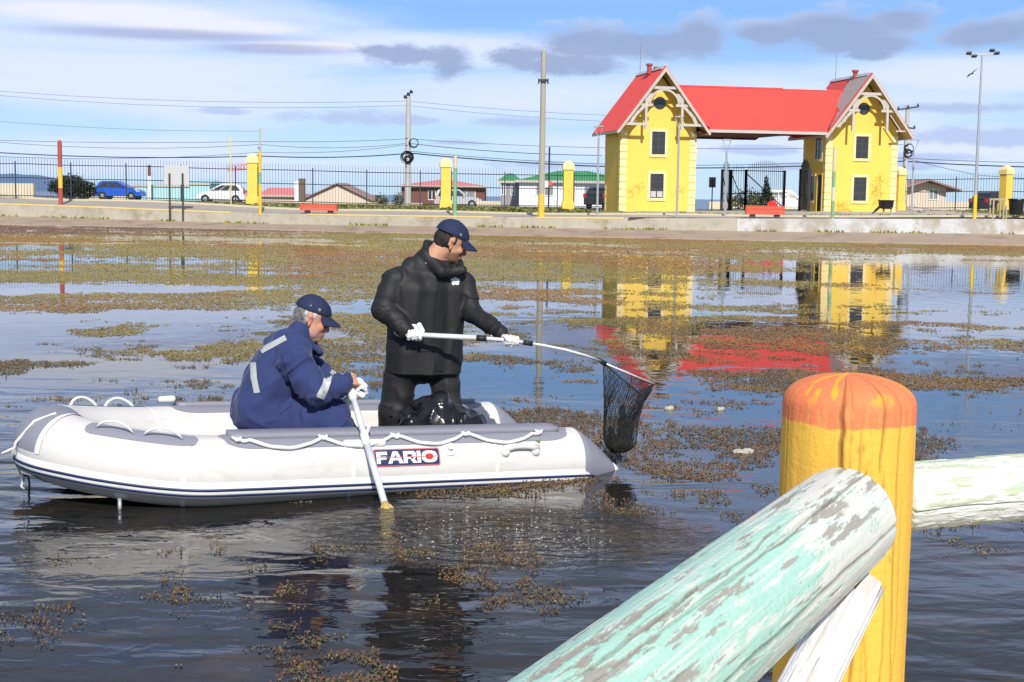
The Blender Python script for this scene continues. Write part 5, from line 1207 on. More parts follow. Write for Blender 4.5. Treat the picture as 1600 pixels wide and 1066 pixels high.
# maker's panel: FARIO
def logo():
    s0 = s_at(583, 23); s1 = s_at(688.5, 23); a0, a1 = 8.5, 38.5; L = abs(s0-s1); H = R(a1-a0)*TR
    def mp(u, v, off):   # u along to the right, v up, in metres
        return TP(s0+(s1-s0)*u/L, a0+v/H*(a1-a0), off)
    def rrect(x0, y0, x1, y1, r, n=5):
        P_ = []
        for cx, cy, st in ((x1-r, y0+r, -90), (x1-r, y1-r, 0), (x0+r, y1-r, 90), (x0+r, y0+r, 180)):
            for k in range(n+1): t = R(st+90*k/n); P_.append((cx+r*math.cos(t), cy+r*math.sin(t)))
        return P_
    def flat(name, polys, off, m_, parent):
        bm = bmesh.new()
        for po in polys:
            vs = [bm.verts.new((x, y, 0)) for x, y in po]; bm.faces.new(vs)
        for k in range(1, 14):
            y = H*k/14; g = bm.verts[:]+bm.edges[:]+bm.faces[:]; bmesh.ops.bisect_plane(bm, geom=g, plane_co=(0, y, 0), plane_no=(0, 1, 0))
        for k in range(1, 8):
            x = L*k/8; g = bm.verts[:]+bm.edges[:]+bm.faces[:]; bmesh.ops.bisect_plane(bm, geom=g, plane_co=(x, 0, 0), plane_no=(1, 0, 0))
        bm.verts.ensure_lookup_table(); idx = {v: i for i, v in enumerate(bm.verts)}
        V = [mp(v.co.x, v.co.y, off) for v in bm.verts]; fs = [tuple(idx[v] for v in f.verts) for f in bm.faces]; bm.free()
        return MB().add(V, fs).build(name, m_, parent, False, world=True)
    mr = mat('logo_red', (.55, .02, .04), .45, .02); mn = mat('logo_navy', (.02, .03, .09), .45, .02); mw = mat('logo_white', (.80, .80, .80), .45, .02); md = mat('logo_bright_red', (.75, .02, .02), .45, .02)
    pl = flat('name_panel', [rrect(0, 0, L, H, .014)], .0022, mr, boat)
    flat('panel_light_line', [rrect(.004, .004, L-.004, H-.004, .012)], .0030, mat('logo_pink', (.62, .25, .28), .5), pl)
    flat('panel_field', [rrect(.0065, .0065, L-.0065, H-.0065, .010)], .0038, mn, pl)
    # letters in a unit box: width, list of polygons
    def ring(cx, cy, rx, ry, wx, wy, n=28):
        out = []
        for k in range(n):
            a, b = 2*PI*k/n, 2*PI*(k+1)/n
            def e_(t, x, y): c, s = math.cos(t), math.sin(t); return (cx+x*math.copysign(abs(c)**.75, c), cy+y*math.copysign(abs(s)**.75, s))
            out.append([e_(a, rx, ry), e_(b, rx, ry), e_(b, rx-wx, ry-wy), e_(a, rx-wx, ry-wy)])
        return out
    LT = {'F': (.98, [[(0, 0), (.36, 0), (.36, .72), (0, .72)], [(0, .72), (1.0, .72), (1.0, 1), (0, 1)], [(.36, .34), (.9, .34), (.9, .58), (.36, .58)]]),
          'A': (1.38, [[(0, 0), (.36, 0), (.70, .78), (.50, 1)], [(.50, 1), (.70, .78), (.92, 1)], [(.92, 1), (.70, .78), (1.04, 0), (1.42, 0)], [(.475, .26), (.925, .26), (.845, .45), (.555, .45)]]),
          'R': (1.22, [[(0, 0), (.36, 0), (.36, 1), (0, 1)], [(.36, .74), (.80, .74), (.98, 1), (.36, 1)], [(.80, .74), (1.2, .62), (1.16, .86), (.98, 1)], [(.80, .54), (1.0, .34), (1.2, .50), (1.2, .62), (.80, .74)], [(.36, .34), (.62, .34), (.80, .54), (.36, .54)], [(.62, .34), (.86, 0), (1.28, 0), (1.0, .34)]]),
          'I': (.40, [[(0, 0), (.34, 0), (.34, 1), (0, 1)]]), 'O': (1.40, ring(.70, .5, .72, .5, .36, .25))}
    h = H*.66; y0 = H*.17; x = .016; tot = sum(LT[c][0] for c in 'FARIO')+.05*4; kx = (L-.036)/tot
    for ch in 'FARIO':
        w_, ps = LT[ch]; flat('letter', [[(x+a*kx, y0+b*h) for a, b in q_] for q_ in ps], .0048, mw, pl); x += (w_+.05)*kx
    yc = y0+h*.50; flat('red_line', [[(.01, yc-.0022), (L-.010, yc-.0022), (L-.010, yc+.0022), (.01, yc+.0022)]], .0056, md, pl)
    ox_ = L-.018-.70*kx; r_ = h*.26; flat('red_dot', [[(ox_+r_*math.cos(2*PI*k/24), yc+r_*math.sin(2*PI*k/24)) for k in range(24)]], .0064, md, pl)
logo()
# green leaf and specks stuck on the tube
sL = s_at(842, 45); MB().add([TP(sL, 40, .004), TP(s_at(836, 45), 47, .004), TP(s_at(846, 45), 48, .006)], [(0, 1, 2)]).build('stuck_leaf', mat('leaf_green', (.12, .18, .03), .6), boat, world=True)
# ============================================================ OAR
oar = empty('oar', P(548, 612, 8.32), 'pale plastic oar held by the seated man with its blade in the water', 'oar')
a_ = P(547, 606, 8.32); b_ = P(605, 800, 7.80)
d_ = (b_-a_).normalized()
m_oar = mat('pale_grey_oar', (.60, .62, .68), .4, .05, 4)
MB().tube([a_, a_.lerp(b_, .10)], [.026, .024], 12).build('collar', m_rub, oar, True, world=True)
MB().tube([a_.lerp(b_, .10), a_.lerp(b_, .38)], .0185, 14).build('upper_shaft', m_oar, oar, True, world=True)
MB().tube([a_.lerp(b_, .375), a_.lerp(b_, .40), a_.lerp(b_, .46), a_.lerp(b_, .475)], [.023, .026, .024, .02], 14).build('oar_sleeve', m_rub, oar, True, world=True)
MB().tube([a_.lerp(b_, .47), a_.lerp(b_, 1.0)], [.0195, .0205], 14).build('lower_shaft', m_oar, oar, True, world=True)
MB().tube([a_.lerp(b_, .93), a_.lerp(b_, .99), a_.lerp(b_, 1.02)], [.022, .028, .03], 12).build('blade_socket', mat('stained_ivory_blade', (.50, .36, .12), .5, .2, 12), oar, True, world=True)
bl0 = a_.lerp(b_, .955); sx = Vector((.96, .25, .1)).normalized(); n0 = d_.cross(sx).normalized(); sx = n0.cross(d_).normalized()
V = []; fs = []; 
for i in range(9):
    f = i/8; w = .026+.055*math.sin(min(1, f*2.2)*PI/2)*(1 if f < .8 else 1-(f-.8)*1.5); c = bl0+d_*(.0+.40*f)
    for j in range(7): u = -1+2*j/6; V.append(c+sx*w*u+n0*(.02*u*u*1-.010*abs(math.cos(u*6))))
k = len(V); V += [v+n0*.006 for v in V]
for i in range(8):
    for j in range(6): a = i*7+j; fs += [(a, a+1, a+8, a+7), (k+a+7, k+a+8, k+a+1, k+a)]
MB().add(V, fs).build('blade', MATS['stained_ivory_blade'], oar, True, world=True)
sdf_obj('handle_grip', [seg(P(549, 602, 8.32), P(561, 596, 8.32), .022, .020), seg(P(561, 596, 8.32), P(569, 604, 8.34), .020, .022), seg(P(552, 611, 8.32), P(566, 618, 8.34), .018, .020)], .005, .012, m_rub, oar)
# ============================================================ PEOPLE
m_skin = mat('skin', (1, 1, 1), .55, .06, 30, .1, 120, attr=True, spec=.35)
m_cap = mat('navy_cap_cloth', (.009, .018, .060), .8, .12, 20, .25, 260)
m_rain = mat('black_rain_cloth', (.015, .015, .017), .60, .25, 5, .8, 60, spec=.32, crease=(4.2, .020, (1, 1, .6)))
m_cover = mat('navy_coverall_cloth', (.017, .032, .120), .85, .14, 8, .35, 90, sheen=.1, crease=(4.5, .024, (1, 1, .8)))
m_glove = mat('white_cotton_glove', (.78, .78, .78), .85, .08, 30, .4, 160)
m_refl = mat('silver_tape', (.40, .42, .43), .45, .1, 20, .2, 40); m_brass = mat('brass_eyelet', (.60, .55, .40), .35, metal=.7)
def frame(yaw, pitch, roll=0.0):
    'face looks along +x of the frame; pitch > 0 looks down'
    return Matrix.Rotation(R(yaw), 3, 'Z') @ Matrix.Rotation(R(pitch), 3, 'Y') @ Matrix.Rotation(R(roll), 3, 'X')
def head(person, C, Fm, sc, hair_col, beard, grey, old=False):
    def T(x, y, z): return C+Fm @ Vector((x, y, z))*sc
    def E(x, y, z, r, rot=None): return ell(T(x, y, z), tuple(q_*sc for q_ in r), Fm if rot is None else Fm @ rot)
    def Sg(a, b, ra, rb): return seg(T(*a), T(*b), ra*sc, rb*sc)
    jw = 1.12 if old else 1.04
    prims = [E(-.012, 0, .035, (.098, .076, .092)), E(.022, 0, -.035, (.070, .060*jw, .075)), E(.040, 0, -.080, (.045, .044*jw, .034)), E(.076, 0, -.094, (.018, .020, .016)),
             Sg((.088, 0, .020), (.110, 0, -.024), .008, .0125), E(.100, .013, -.028, (.010, .008, .008)), E(.100, -.013, -.028, (.010, .008, .008)),
             Sg((.080, .034, .030), (.088, .010, .028), .011, .012), Sg((.080, -.034, .030), (.088, -.010, .028), .011, .012),
             E(.066, .036, -.020, (.022, .022, .020)), E(.066, -.036, -.020, (.022, .022, .020)),
             Sg((.084, .018, -.058), (.091, 0, -.056), .006, .008), Sg((.084, -.018, -.058), (.091, 0, -.056), .006, .008), Sg((.080, .016, -.069), (.087, 0, -.069), .007, .0095), Sg((.080, -.016, -.069), (.087, 0, -.069), .007, .0095),
             Sg((-.035, 0, -.045), (-.070, 0, -.17), .062, .066)]
    if old: prims += [E(.045, 0, -.100, (.035, .038, .022)), E(.03, -.045, -.065, (.03, .02, .03)), E(.03, .045, -.065, (.03, .02, .03))]
    for s in (-1, 1):
        prims += [Sg((-.008, s*.078, .014), (-.004, s*.083, -.030), .010, .008), Sg((-.018, s*.081, .018), (-.022, s*.086, -.012), .009, .007), Sg((-.006, s*.079, .022), (-.020, s*.083, .024), .007, .007)]
    neg = [E(.090, s*.034, .006, (.014, .016, .010)) for s in (-1, 1)]+[E(-.004, s*.090, -.002, (.008, .008, .014)) for s in (-1, 1)]
    Fi = np.array(Fm.transposed()); C_ = np.array(C)
    def colf(p):
        l = (p-C_) @ Fi.T/sc; n = fbm(l[:, 0]*60, l[:, 1]*60, l[:, 2]*60, 3, seed=4)
        base = np.array((.52, .27, .175)) if not old else np.array((.50, .245, .165)); c = base[None]*(.86+.28*n[:, None])
        red = sstep(.05, .0, np.hypot(l[:, 0]-.10, l[:, 2]+.02))+.8*sstep(.025, .0, np.hypot(l[:, 0]+.01, l[:, 2]))*(np.abs(l[:, 1]) > .07)
        c = c*(1-.35*red[:, None])+np.array((.58, .20, .13))*.35*red[:, None]
        lip = sstep(.014, .004, np.abs(l[:, 2]+.063))*sstep(.078, .084, l[:, 0]); c = c*(1-.6*lip[:, None])+np.array((.34, .12, .10))*.6*lip[:, None]
        if beard:
            b = sstep(-.025, -.05, l[:, 2]-.35*(l[:, 0]-.05))*sstep(-.02, .01, l[:, 0])*sstep(-.13, -.11, l[:, 2])*(1-lip); b = b*np.clip(.55+.7*(n-.5), 0, 1)
            c = c*(1-b[:, None])+np.array((.06, .035, .025))*b[:, None]
        elif old:
            b = sstep(-.04, -.07, l[:, 2])*sstep(0, .03, l[:, 0])*.3; c = c*(1-b[:, None])+np.array((.34, .28, .25))*b[:, None]
        return c
    body = sdf_obj('body', prims+person['extra'], .0046, .016, m_skin, person['e'], colf=colf, neg=neg)
    for s in (-1, 1):
        MB().lathe([(.001, -.011), (.0085, -.006), (.011, 0), (.0085, .006), (.001, .011)], 10, M=Matrix.Translation(T(.079, s*.034, .006)) @ Matrix.Scale(sc, 4)).build('eye', mat('eye_white', (.55, .5, .47), .2), body, True, world=True)
        MB().lathe([(.0045, -.001), (.004, .0015)], 10, M=Matrix.Translation(T(.0895, s*.034, .004)) @ (Fm.to_4x4() @ Matrix.Rotation(PI/2, 4, 'Y'))).build('iris', mat('dark_iris', (.03, .02, .015), .2), body, True, world=True)
        MB().tube([T(.086, s*.018, .026), T(.088, s*.034, .030), T(.080, s*.046, .026)], .004*sc, 5).build('eyebrow', mat('brow_%s' % grey, hair_col, .9), body, True, world=True)
    # hair: a shell round the back and sides
    hp = [E(-.030, 0, .018, (.086, .081, .076)), E(-.052, 0, -.024, (.050, .066, .044))]
    for s in (-1, 1): hp += [Sg((.010, s*.072, .040), (.006, s*.074, .010), .007, .004), E(-.040, s*.056, .012, (.035, .026, .040))]
    hn = [E(.045, 0, -.03, (.062, .062, .075)), E(-.006, -.093, -.006, (.022, .026, .034)), E(-.006, .093, -.006, (.022, .026, .034))]
    amp = .012 if old else .005
    def hcol(p):
        l = (p-C_) @ Fi.T/sc; n = fbm(l[:, 0]*90, l[:, 1]*90, l[:, 2]*30, 3, seed=14)
        if old: f = sstep(-.055, -.015, l[:, 0]+.05*(n-.5))[:, None]; return (np.array((.16, .15, .15))*(1-f)+np.array((.62, .60, .60))*f)*(.6+.8*n[:, None])
        return np.array(hair_col)[None]*(.5+n[:, None])
    sdf_obj('hair', hp, .0042, .014, mat('hair', (1, 1, 1), .7, .2, 60, .6, 160, attr=True), person['e'], disp=lambda X, Y, Z: amp*(fbm(X*70, Y*70, Z*45, 3, seed=9)-.5)*2, colf=hcol, neg=hn, pad=.02)
    # cap
    cz = .054
    nrm = Fm @ Vector((.04, 0, -1)); p0 = T(0, 0, cz)
    cap = sdf_obj('cap', [E(-.010, 0, .048, (.112, .091, .098)), E(-.03, 0, .060, (.085, .086, .082))], .004, .02, m_cap, person['e'], cuts=[((p0.x, p0.y, p0.z), tuple(nrm))], disp=lambda X, Y, Z: .003*(fbm(X*22, Y*22, Z*22, 2, seed=3)-.5)*2)
    V = []; fs = []; nu, nv = 15, 8
    for i in range(nu):
        a = R(-62+124*i/(nu-1))
        for j in range(nv):
            f = j/(nv-1); x = -.01+.109*math.cos(a)*(1+.00*f)+(.078*f*math.cos(a*1.15)**.6); y = .089*math.sin(a)*(1+.06*f)
            z = cz+.002-.018*f-.030*(y/.09)**2*(.5+.5*f)-.010*f*f; V.append(T(x, y, z))
    k = len(V); V += [v-Fm @ Vector((0, 0, .005))*sc for v in V]
    for i in range(nu-1):
        for j in range(nv-1): a = i*nv+j; fs += [(a, a+1, a+nv+1, a+nv), (k+a+nv, k+a+nv+1, k+a+1, k+a)]
    for i in range(nu-1): a = i*nv+nv-1; fs.append((a, k+a, k+a+nv, a+nv))
    MB().add(V, fs).build('visor', m_cap, cap, True, world=True)
    MB().lathe([(.008, 0), (.008, .003), (.003, .006)], 10, M=Matrix.Translation(T(-.012, 0, .145)) @ Fm.to_4x4()).build('button', m_cap, cap, True, world=True)
    for s in (-1, 1):
        for xx in (.020, -.035):
            q0 = T(xx, s*math.sqrt(max(1-((xx+.01)/.112)**2-((.075-.048)/.098)**2, 0))*.0925, .075); nn = (Fm @ Vector((.0, s, .22))).normalized()
            MB().tube([q0+(Fm @ Vector((math.cos(t)*.0065, 0, math.sin(t)*.0065))) for t in [2*PI*i/12 for i in range(12)]], .0022, 5, closed=True).build('eyelet', m_brass, cap, True, world=True)
def hand(name, C, g, hv, pv, rp, m_, parent, sc=1.0, colf=None, curl=235, side=1, h=.0032, cuff=0.0, flip=1, wd=None):
    'grip round a pole of radius rp along g; hv points to the wrist, pv to the back of the hand'
    g = Vector(g).normalized(); hv = Vector(hv); hv = (hv-g*hv.dot(g)).normalized(); pv = g.cross(hv)*flip
    def T(a, b, c): return C+g*a+hv*b+pv*c
    K_ = T(0, .028*sc, rp+.012*sc); wd = (Vector(wd).normalized() if wd is not None else hv)
    pr_ = []; L = [.92, 1.0, .97, .82]; fr = .0098*sc
    for i in range(4):
        a = (i-1.5)*.0205*sc*side; rr_2 = rp+fr*.95; pts = []; tot = curl*L[i]
        for k in range(6):
            t = R(75-tot*k/5*.92)  # angle from hv (0) ... 90 = back side
            t = R(118+ (tot*k/5)); rad = rr_2*(1+.35*(k == 0)+.06*math.sin(k*2+i)); pts.append(T(a+.002*math.sin(i*3+k), math.cos(t)*rad, math.sin(t)*rad))
        for p_, q_ in zip(pts[:-1], pts[1:]): pr_.append(seg(p_, q_, fr*1.02, fr*.96))
        pr_.append(seg(T(a*.72, .055*sc, rp+.016*sc), pts[0], fr*1.15, fr*1.12))
    pr_ += [seg(T(-.024*sc, .03*sc, rp+.013*sc), T(.024*sc, .03*sc, rp+.013*sc), .0145*sc, .0145*sc), seg(K_+wd*.03-g*.014, K_+wd*.03+g*.014, .018*sc, .018*sc),
            seg(K_+wd*.035, K_+wd*.10*sc, .025*sc, .026*sc+cuff)]
    th = -side*.034*sc; pr_ += [seg(T(th*.6, .062*sc, rp+.004), T(th*1.25, .026*sc, rp*.3-.002), .0135*sc, .0125*sc), seg(T(th*1.25, .026*sc, rp*.3-.002), T(th*1.15, -.002*sc, -rp-.009), .0115*sc, .0105*sc), seg(T(th*1.15, -.002*sc, -rp-.009), T(th*.95, -.02*sc, -rp-.006), .0105*sc, .009*sc)]
    return sdf_obj(name, pr_, h, .0045*sc, m_, parent, colf=colf, pad=.012, disp=(lambda X, Y, Z: .0012*(vnoise(X*120, Y*120, Z*120, 5)-.5)*2) if m_ is m_glove else None)
def fold(amp, k=(7, 7, 2.2), seed=0, warp=.5):
    def f(X, Y, Z):
        w = vnoise(X*4, Y*4, Z*4, seed+9)*warp*3
        n = 1-np.abs(2*vnoise(X*k[0]+w, Y*k[1], Z*k[2]+w, seed)-1); m_ = 1-np.abs(2*vnoise(X*k[0]*2.3+w*1.5, Y*k[1]*2.3, Z*k[2]*2+w, seed+3)-1)
        return -amp*(1.5*n**2.5-.45)-amp*.6*(1.5*m_**2.2-.5)
    return f
# ---------- standing man
DS = 9.12
def Sp(px, py, d=0.0): return P(px, py, DS+d)
st = empty('person', Vector((Sp(655, 700).x, DS, .03)), 'standing man in black rain jacket and trousers with navy cap holding the long net', 'person')
kit = {'e': st, 'extra': [seg(Sp(688, 412, .0), Sp(674, 450, .0), .058, .08), seg(Sp(646, 450, -.03), Sp(700, 450, .04), .07, .07), seg(Sp(668, 460), Sp(662, 545), .11, .09), seg(Sp(627, 590, -.03), Sp(618, 650, -.05), .065, .055), seg(Sp(618, 650, -.05), Sp(613, 728, .0), .05, .045), seg(Sp(692, 590, .05), Sp(702, 650, .02), .065, .055), seg(Sp(701, 650, .02), Sp(705, 730, .05), .055, .045),
        seg(Sp(612, 436, -.10), Sp(597, 486, -.14), .05, .045), seg(Sp(597, 486, -.14), Sp(634, 520, -.25), .042, .03), seg(Sp(728, 442, .07), Sp(738, 490, .0), .05, .045), seg(Sp(738, 490, .0), Sp(772, 514, -.18), .042, .03)]}
head(kit, Sp(704, 380, -.0), frame(14, 24, 4), 1.03, (.018, .013, .010), True, 'black')
jk = sdf_obj('rain_jacket', [seg(Sp(624, 436, -.09), Sp(722, 442, .08), .074, .068, .004, .06), seg(Sp(644, 420, -.04), Sp(706, 426, .03), .072, .062), seg(Sp(642, 455, -.06), Sp(636, 620, -.03), .130, .155), seg(Sp(700, 455, .06), Sp(684, 620, .05), .118, .145), seg(Sp(668, 455), Sp(660, 620), .14, .168), seg(Sp(664, 408, .0), Sp(692, 420, -.03), .075, .06),
        seg(Sp(668, 380, .03), Sp(667, 398, -.02), .026, .040), seg(Sp(669, 398, -.03), Sp(690, 424, -.10), .036, .034), seg(Sp(690, 426, -.10), Sp(721, 423, -.06), .032, .024), seg(Sp(722, 422, -.05), Sp(714, 414, .06), .024, .028), seg(Sp(714, 412, .06), Sp(672, 384, .06), .03, .034),
        seg(Sp(614, 438, -.11), Sp(600, 484, -.15), .070, .066, .005, .07), seg(Sp(600, 484, -.15), Sp(634, 517, -.24), .064, .046, .006, .05),
        seg(Sp(726, 444, .08), Sp(739, 490, .0), .066, .058, .005, .06), seg(Sp(739, 490, .0), Sp(784, 522, -.22), .056, .045, .006, .05)],
        0.0068, .024, m_rain, st, disp=fold(.006, (6, 6, 2.6), 21), cuts=[(tuple(Sp(660, 582)), (-.03, .0, -1))])
# placket, pocket flap, chest badge
def on_front(px, py, dd): return Sp(px, py, dd)
def ray_on(ob, px, py, off=.004):
    'point of an object seen at a pixel'
    r_ = ROOT(ob); o_ = Vector((0, 0, CZ)); d = (P(px, py, 10)-o_).normalized(); ok, loc, nn, _ = ob.ray_cast(o_-r_.location, d)
    if not ok: return None, None
    if nn.dot(d) > 0: nn = -nn
    return loc+r_.location+nn*off, nn
bpy.context.view_layer.update()
def ribbon(name, ob, pxs, wpx, m_, parent, off=.004, ny=4, smooth=True, thick=.0):
    'a strip of cloth laid on another surface, centreline and half width in view pixels (horizontal or vertical offset)'
    V = []; fs = []; rows = []
    n = len(pxs); path = []
    for (a, b) in zip(pxs[:-1], pxs[1:]):
        m = max(2, int(math.hypot(b[0]-a[0], b[1]-a[1])/3)); path += [(a[0]+(b[0]-a[0])*k/m, a[1]+(b[1]-a[1])*k/m) for k in range(m)]
    path.append(pxs[-1])
    for i, (x, y) in enumerate(path):
        a = path[max(i-1, 0)]; b = path[min(i+1, len(path)-1)]; dx, dy = b[0]-a[0], b[1]-a[1]; L = math.hypot(dx, dy); nx, ny_ = -dy/L, dx/L; row = []
        for j in range(ny+1):
            u = -1+2*j/ny; p_, nn = ray_on(ob, x+nx*wpx*u, y+ny_*wpx*u, off); row.append(p_)
        rows.append(row)
    idx = {}
    for i, row in enumerate(rows):
        for j, p_ in enumerate(row):
            if p_ is not None: idx[i, j] = len(V); V.append(p_)
    for i in range(len(rows)-1):
        for j in range(ny):
            c = [(i, j), (i, j+1), (i+1, j+1), (i+1, j)]
            if all(q_ in idx for q_ in c):
                vs = [V[idx[q_]] for q_ in c]
                if max((vs[0]-v).length for v in vs) < .12: fs.append(tuple(idx[q_] for q_ in c))
    if fs:
        gp = list(range(len(V)))
        def fd(i):
            while gp[i] != i: gp[i] = gp[gp[i]]; i = gp[i]
            return i
        for f in fs:
            for q_ in f[1:]: gp[fd(q_)] = fd(f[0])
        cnt = {}
        for f in fs: cnt[fd(f[0])] = cnt.get(fd(f[0]), 0)+1
        best = max(cnt, key=cnt.get); fs = [f for f in fs if fd(f[0]) == best]; us = sorted({i for f in fs for i in f}); mp_ = {i: n for n, i in enumerate(us)}
        return mesh_obj(name, [V[i] for i in us], [tuple(mp_[i] for i in f) for f in fs], m_, parent, smooth)
ribbon('placket', jk, [(694, 438), (686, 480), (684, 530), (686, 580)], 6.5, m_rain, jk, .007)
ribbon('collar_flap', jk, [(684, 436), (704, 428), (724, 420)], 5, m_rain, jk, .009)
ribbon('pocket_flap', jk, [(656, 545), (680, 545)], 4, m_rain, jk, .008)
p_, nn = ray_on(jk, 711, 440, .004)
if p_ is not None:
    Mb = Matrix.Translation(p_) @ (nn.to_track_quat('Z', 'Y').to_matrix().to_4x4()); o = MB()
    for (x, y, r_) in ((0, 0, .022), (-.016, .008, .014), (.016, .006, .015), (.013, -.013, .013), (-.012, -.015, .012), (.0, .016, .013)): o.lathe([(r_, 0), (r_*.9, .002)], 9, M=Mb @ Matrix.Translation((x, y, .0006*len(o.v)/18)))
    o.build('white_emblem', mat('white_print', (.8, .8, .8), .6), jk, world=True)
tz = sdf_obj('rain_trousers', [seg(Sp(638, 572, -.03), Sp(690, 574, .05), .12, .11), seg(Sp(626, 590, -.03), Sp(618, 645, -.05), .106, .098, .006, .08), seg(Sp(618, 645, -.05), Sp(613, 722, .0), .100, .086, .003, .10),
        seg(Sp(692, 590, .05), Sp(702, 648, .0), .094, .088, .006, .08), seg(Sp(702, 648, .0), Sp(706, 724, .06), .089, .08, .003, .10)], .0075, .022, m_rain, st, disp=fold(.008, (6, 6, 2.2), 44))
for q0 in (Sp(612, 728, .0), Sp(706, 730, .06)):
    sdf_obj('boot', [seg(q0+Vector((0, 0, .08)), Vector((q0.x, q0.y, .10)), .06, .055), seg(Vector((q0.x, q0.y, .085)), Vector((q0.x+.10, q0.y-.10, .075)), .05, .045)], .01, .02, mat('black_rubber', (.012, .012, .012), .4), st)
# pole of the net
rp_ = .0135
pA = P(634, 522.5, DS-.27); pB = P(745, 528, DS-.28); pC = P(797, 532, DS-.27); pD = P(822, 535.5, DS-.24); pE = P(885, 547, 8.78); pF = P(938, 564, 9.0)
net = empty('landing_net', pC, 'long handled landing net with a black mesh bag held over the water', 'net')
m_alu = mat('white_aluminium', (.72, .73, .75), .3, .03, 8, metal=.15)
MB().tube([pA, pB], .0165, 12).build('thick_pole', m_alu, net, True, world=True)
MB().tube([pB, pC, pD], .0125, 12).build('middle_pole', m_alu, net, True, world=True)
MB().tube([pD, P(850, 540, DS-.2), pE, P(915, 555.5, 8.9), pF], [.0095, .009, .0085, .008, .008], 10).build('thin_pole', m_alu, net, True, world=True)
g1 = pB.lerp(pC, 0.0); mk = mat('black_grip', (.015, .015, .016), .6)
MB().tube([P(744, 528.2, DS-.28), P(760, 529.3, DS-.278)], .0185, 12).build('grip', mk, net, True, world=True)
MB().tube([P(817, 534.8, DS-.245), P(832, 537.3, DS-.235)], .0165, 12).build('grip', mk, net, True, world=True)
ax_ = (pC-pB).normalized()
hand('glove', P(648, 523.6, DS-.27), (pB-pA), Vector((-.1, .25, 1)), None, .0165, m_glove, st, 1.12, cuff=.012, side=-1, flip=-1, wd=P(622, 521, DS-.22)-P(648, 522, DS-.27))
hand('glove', P(799, 532, DS-.27), (pD-pC), (P(785, 505, DS-.15)-P(799, 532, DS-.27)), None, .0125, m_glove, st, 1.12, cuff=.010, side=1, flip=-1, wd=P(770, 517, DS-.2)-P(799, 530, DS-.27))
# net rim: triangular frame, apex at the pole
DN = 9.12
R0 = P(943, 567, 9.02); R1 = P(1021, 600, 9.28); R2 = P(997, 613, 8.95)
MB().tube([P(934, 561, 9.0), P(946, 569, 9.02)], [.012, .018], 8).build('hinge', mk, net, True, world=True)
MB().tube([R0, R1], .006, 8).build('rim_arm', m_alu, net, True, world=True)
MB().tube([R0, R2], .005, 8).build('rim_arm', mk, net, True, world=True)
MB().tube([R1, R2], .005, 8).build('rim_cord', mk, net, True, world=True)
def netbag():
    # rim loop (triangle) lofted down to a rounded bottom; real threads
    NC, NR = 72, 50; rim = []
    tri = [R0, R1, R2]; Ls = [(tri[(i+1) % 3]-tri[i]).length for i in range(3)]; T_ = sum(Ls)
    for k in range(NC):
        d = T_*k/NC
        for i in range(3):
            if d <= Ls[i]+1e-9: rim.append(tri[i].lerp(tri[(i+1) % 3], d/Ls[i])); break
            d -= Ls[i]
    cx = P(969, 650, DN); rx, ry = .115, .095; zb = P(970, 708, DN).z; rows = []
    cen = sum(rim, Vector())/NC
    angs = [math.atan2(p_.y-cen.y, p_.x-cen.x) for p_ in rim]
    for j in range(NR+1):
        f = j/NR; row = []
        for k in range(NC):
            a = angs[k]; fl = 1+.09*math.sin(a*5+f*3)*(f < .9)+.05*math.sin(a*11)
            taper = 1-.12*f; 
            body = Vector((cx.x+rx*taper*math.cos(a)*fl, cx.y+ry*taper*math.sin(a)*fl, 0))
            blend = sstep(0, .62, f) if True else 0
            p0 = rim[k]; z = p0.z+(zb-p0.z)*f
            x = p0.x*(1-blend)+body.x*blend; y = p0.y*(1-blend)+body.y*blend
            if f > .80: q_ = math.sqrt(max(1-((f-.80)/.20)**2, 0)); x = cx.x+(x-cx.x)*q_; y = cx.y+(y-cx.y)*q_
            row.append(Vector((x+.002*math.sin(k*1.7+j), y, z)))
        rows.append(row)
    V = []; fs = []
    def thread(pts, r, closed):
        n = len(pts); k0 = len(V)
        for i, p_ in enumerate(pts):
            for t in range(3): V.append((p_.x+r*math.cos(t*2.1), p_.y+r*math.sin(t*2.1), p_.z+(r if t == 1 else -r*.5)))
        for i in range(n if closed else n-1):
            a = k0+i*3; b = k0+((i+1) % n)*3
            for t in range(3): fs.append((a+t, a+(t+1) % 3, b+(t+1) % 3, b+t))
    for j in range(0, NR): thread(rows[j], .0017, True)
    for k in range(NC): thread([rows[j][k] for j in range(NR+1)], .0017, False)
    mesh_obj('net_bag', V, fs, mat('black_netting', (.012, .012, .012), .6), net)
    # gathered cords and seams
    for k in (0, 17, 40, 58): MB().tube([rows[j][k]*1.0 for j in range(0, NR-3, 2)], .0035, 5).build('net_seam', mk, net, True, world=True)
    return rows, cx, zb
rows_, ncx, nzb = netbag()
sdf_obj('caught_weed', [ell(Vector((ncx.x-.005, ncx.y, nzb+.065)), (.088, .075, .062)), seg(Vector((ncx.x+.02, ncx.y+.01, nzb+.1)), Vector((ncx.x+.015, ncx.y+.02, nzb+.30)), .035, .018), seg(Vector((ncx.x-.05, ncx.y, nzb+.1)), Vector((ncx.x-.06, ncx.y, nzb+.16)), .03, .015)], .006, .02,
        mat('wet_dark_weed', (.014, .015, .006), .3, .4, 30, 1.0, 60), net, disp=lambda X, Y, Z: .016*(fbm(X*45, Y*45, Z*45, 3, seed=6)-.5)*2, pad=.03)
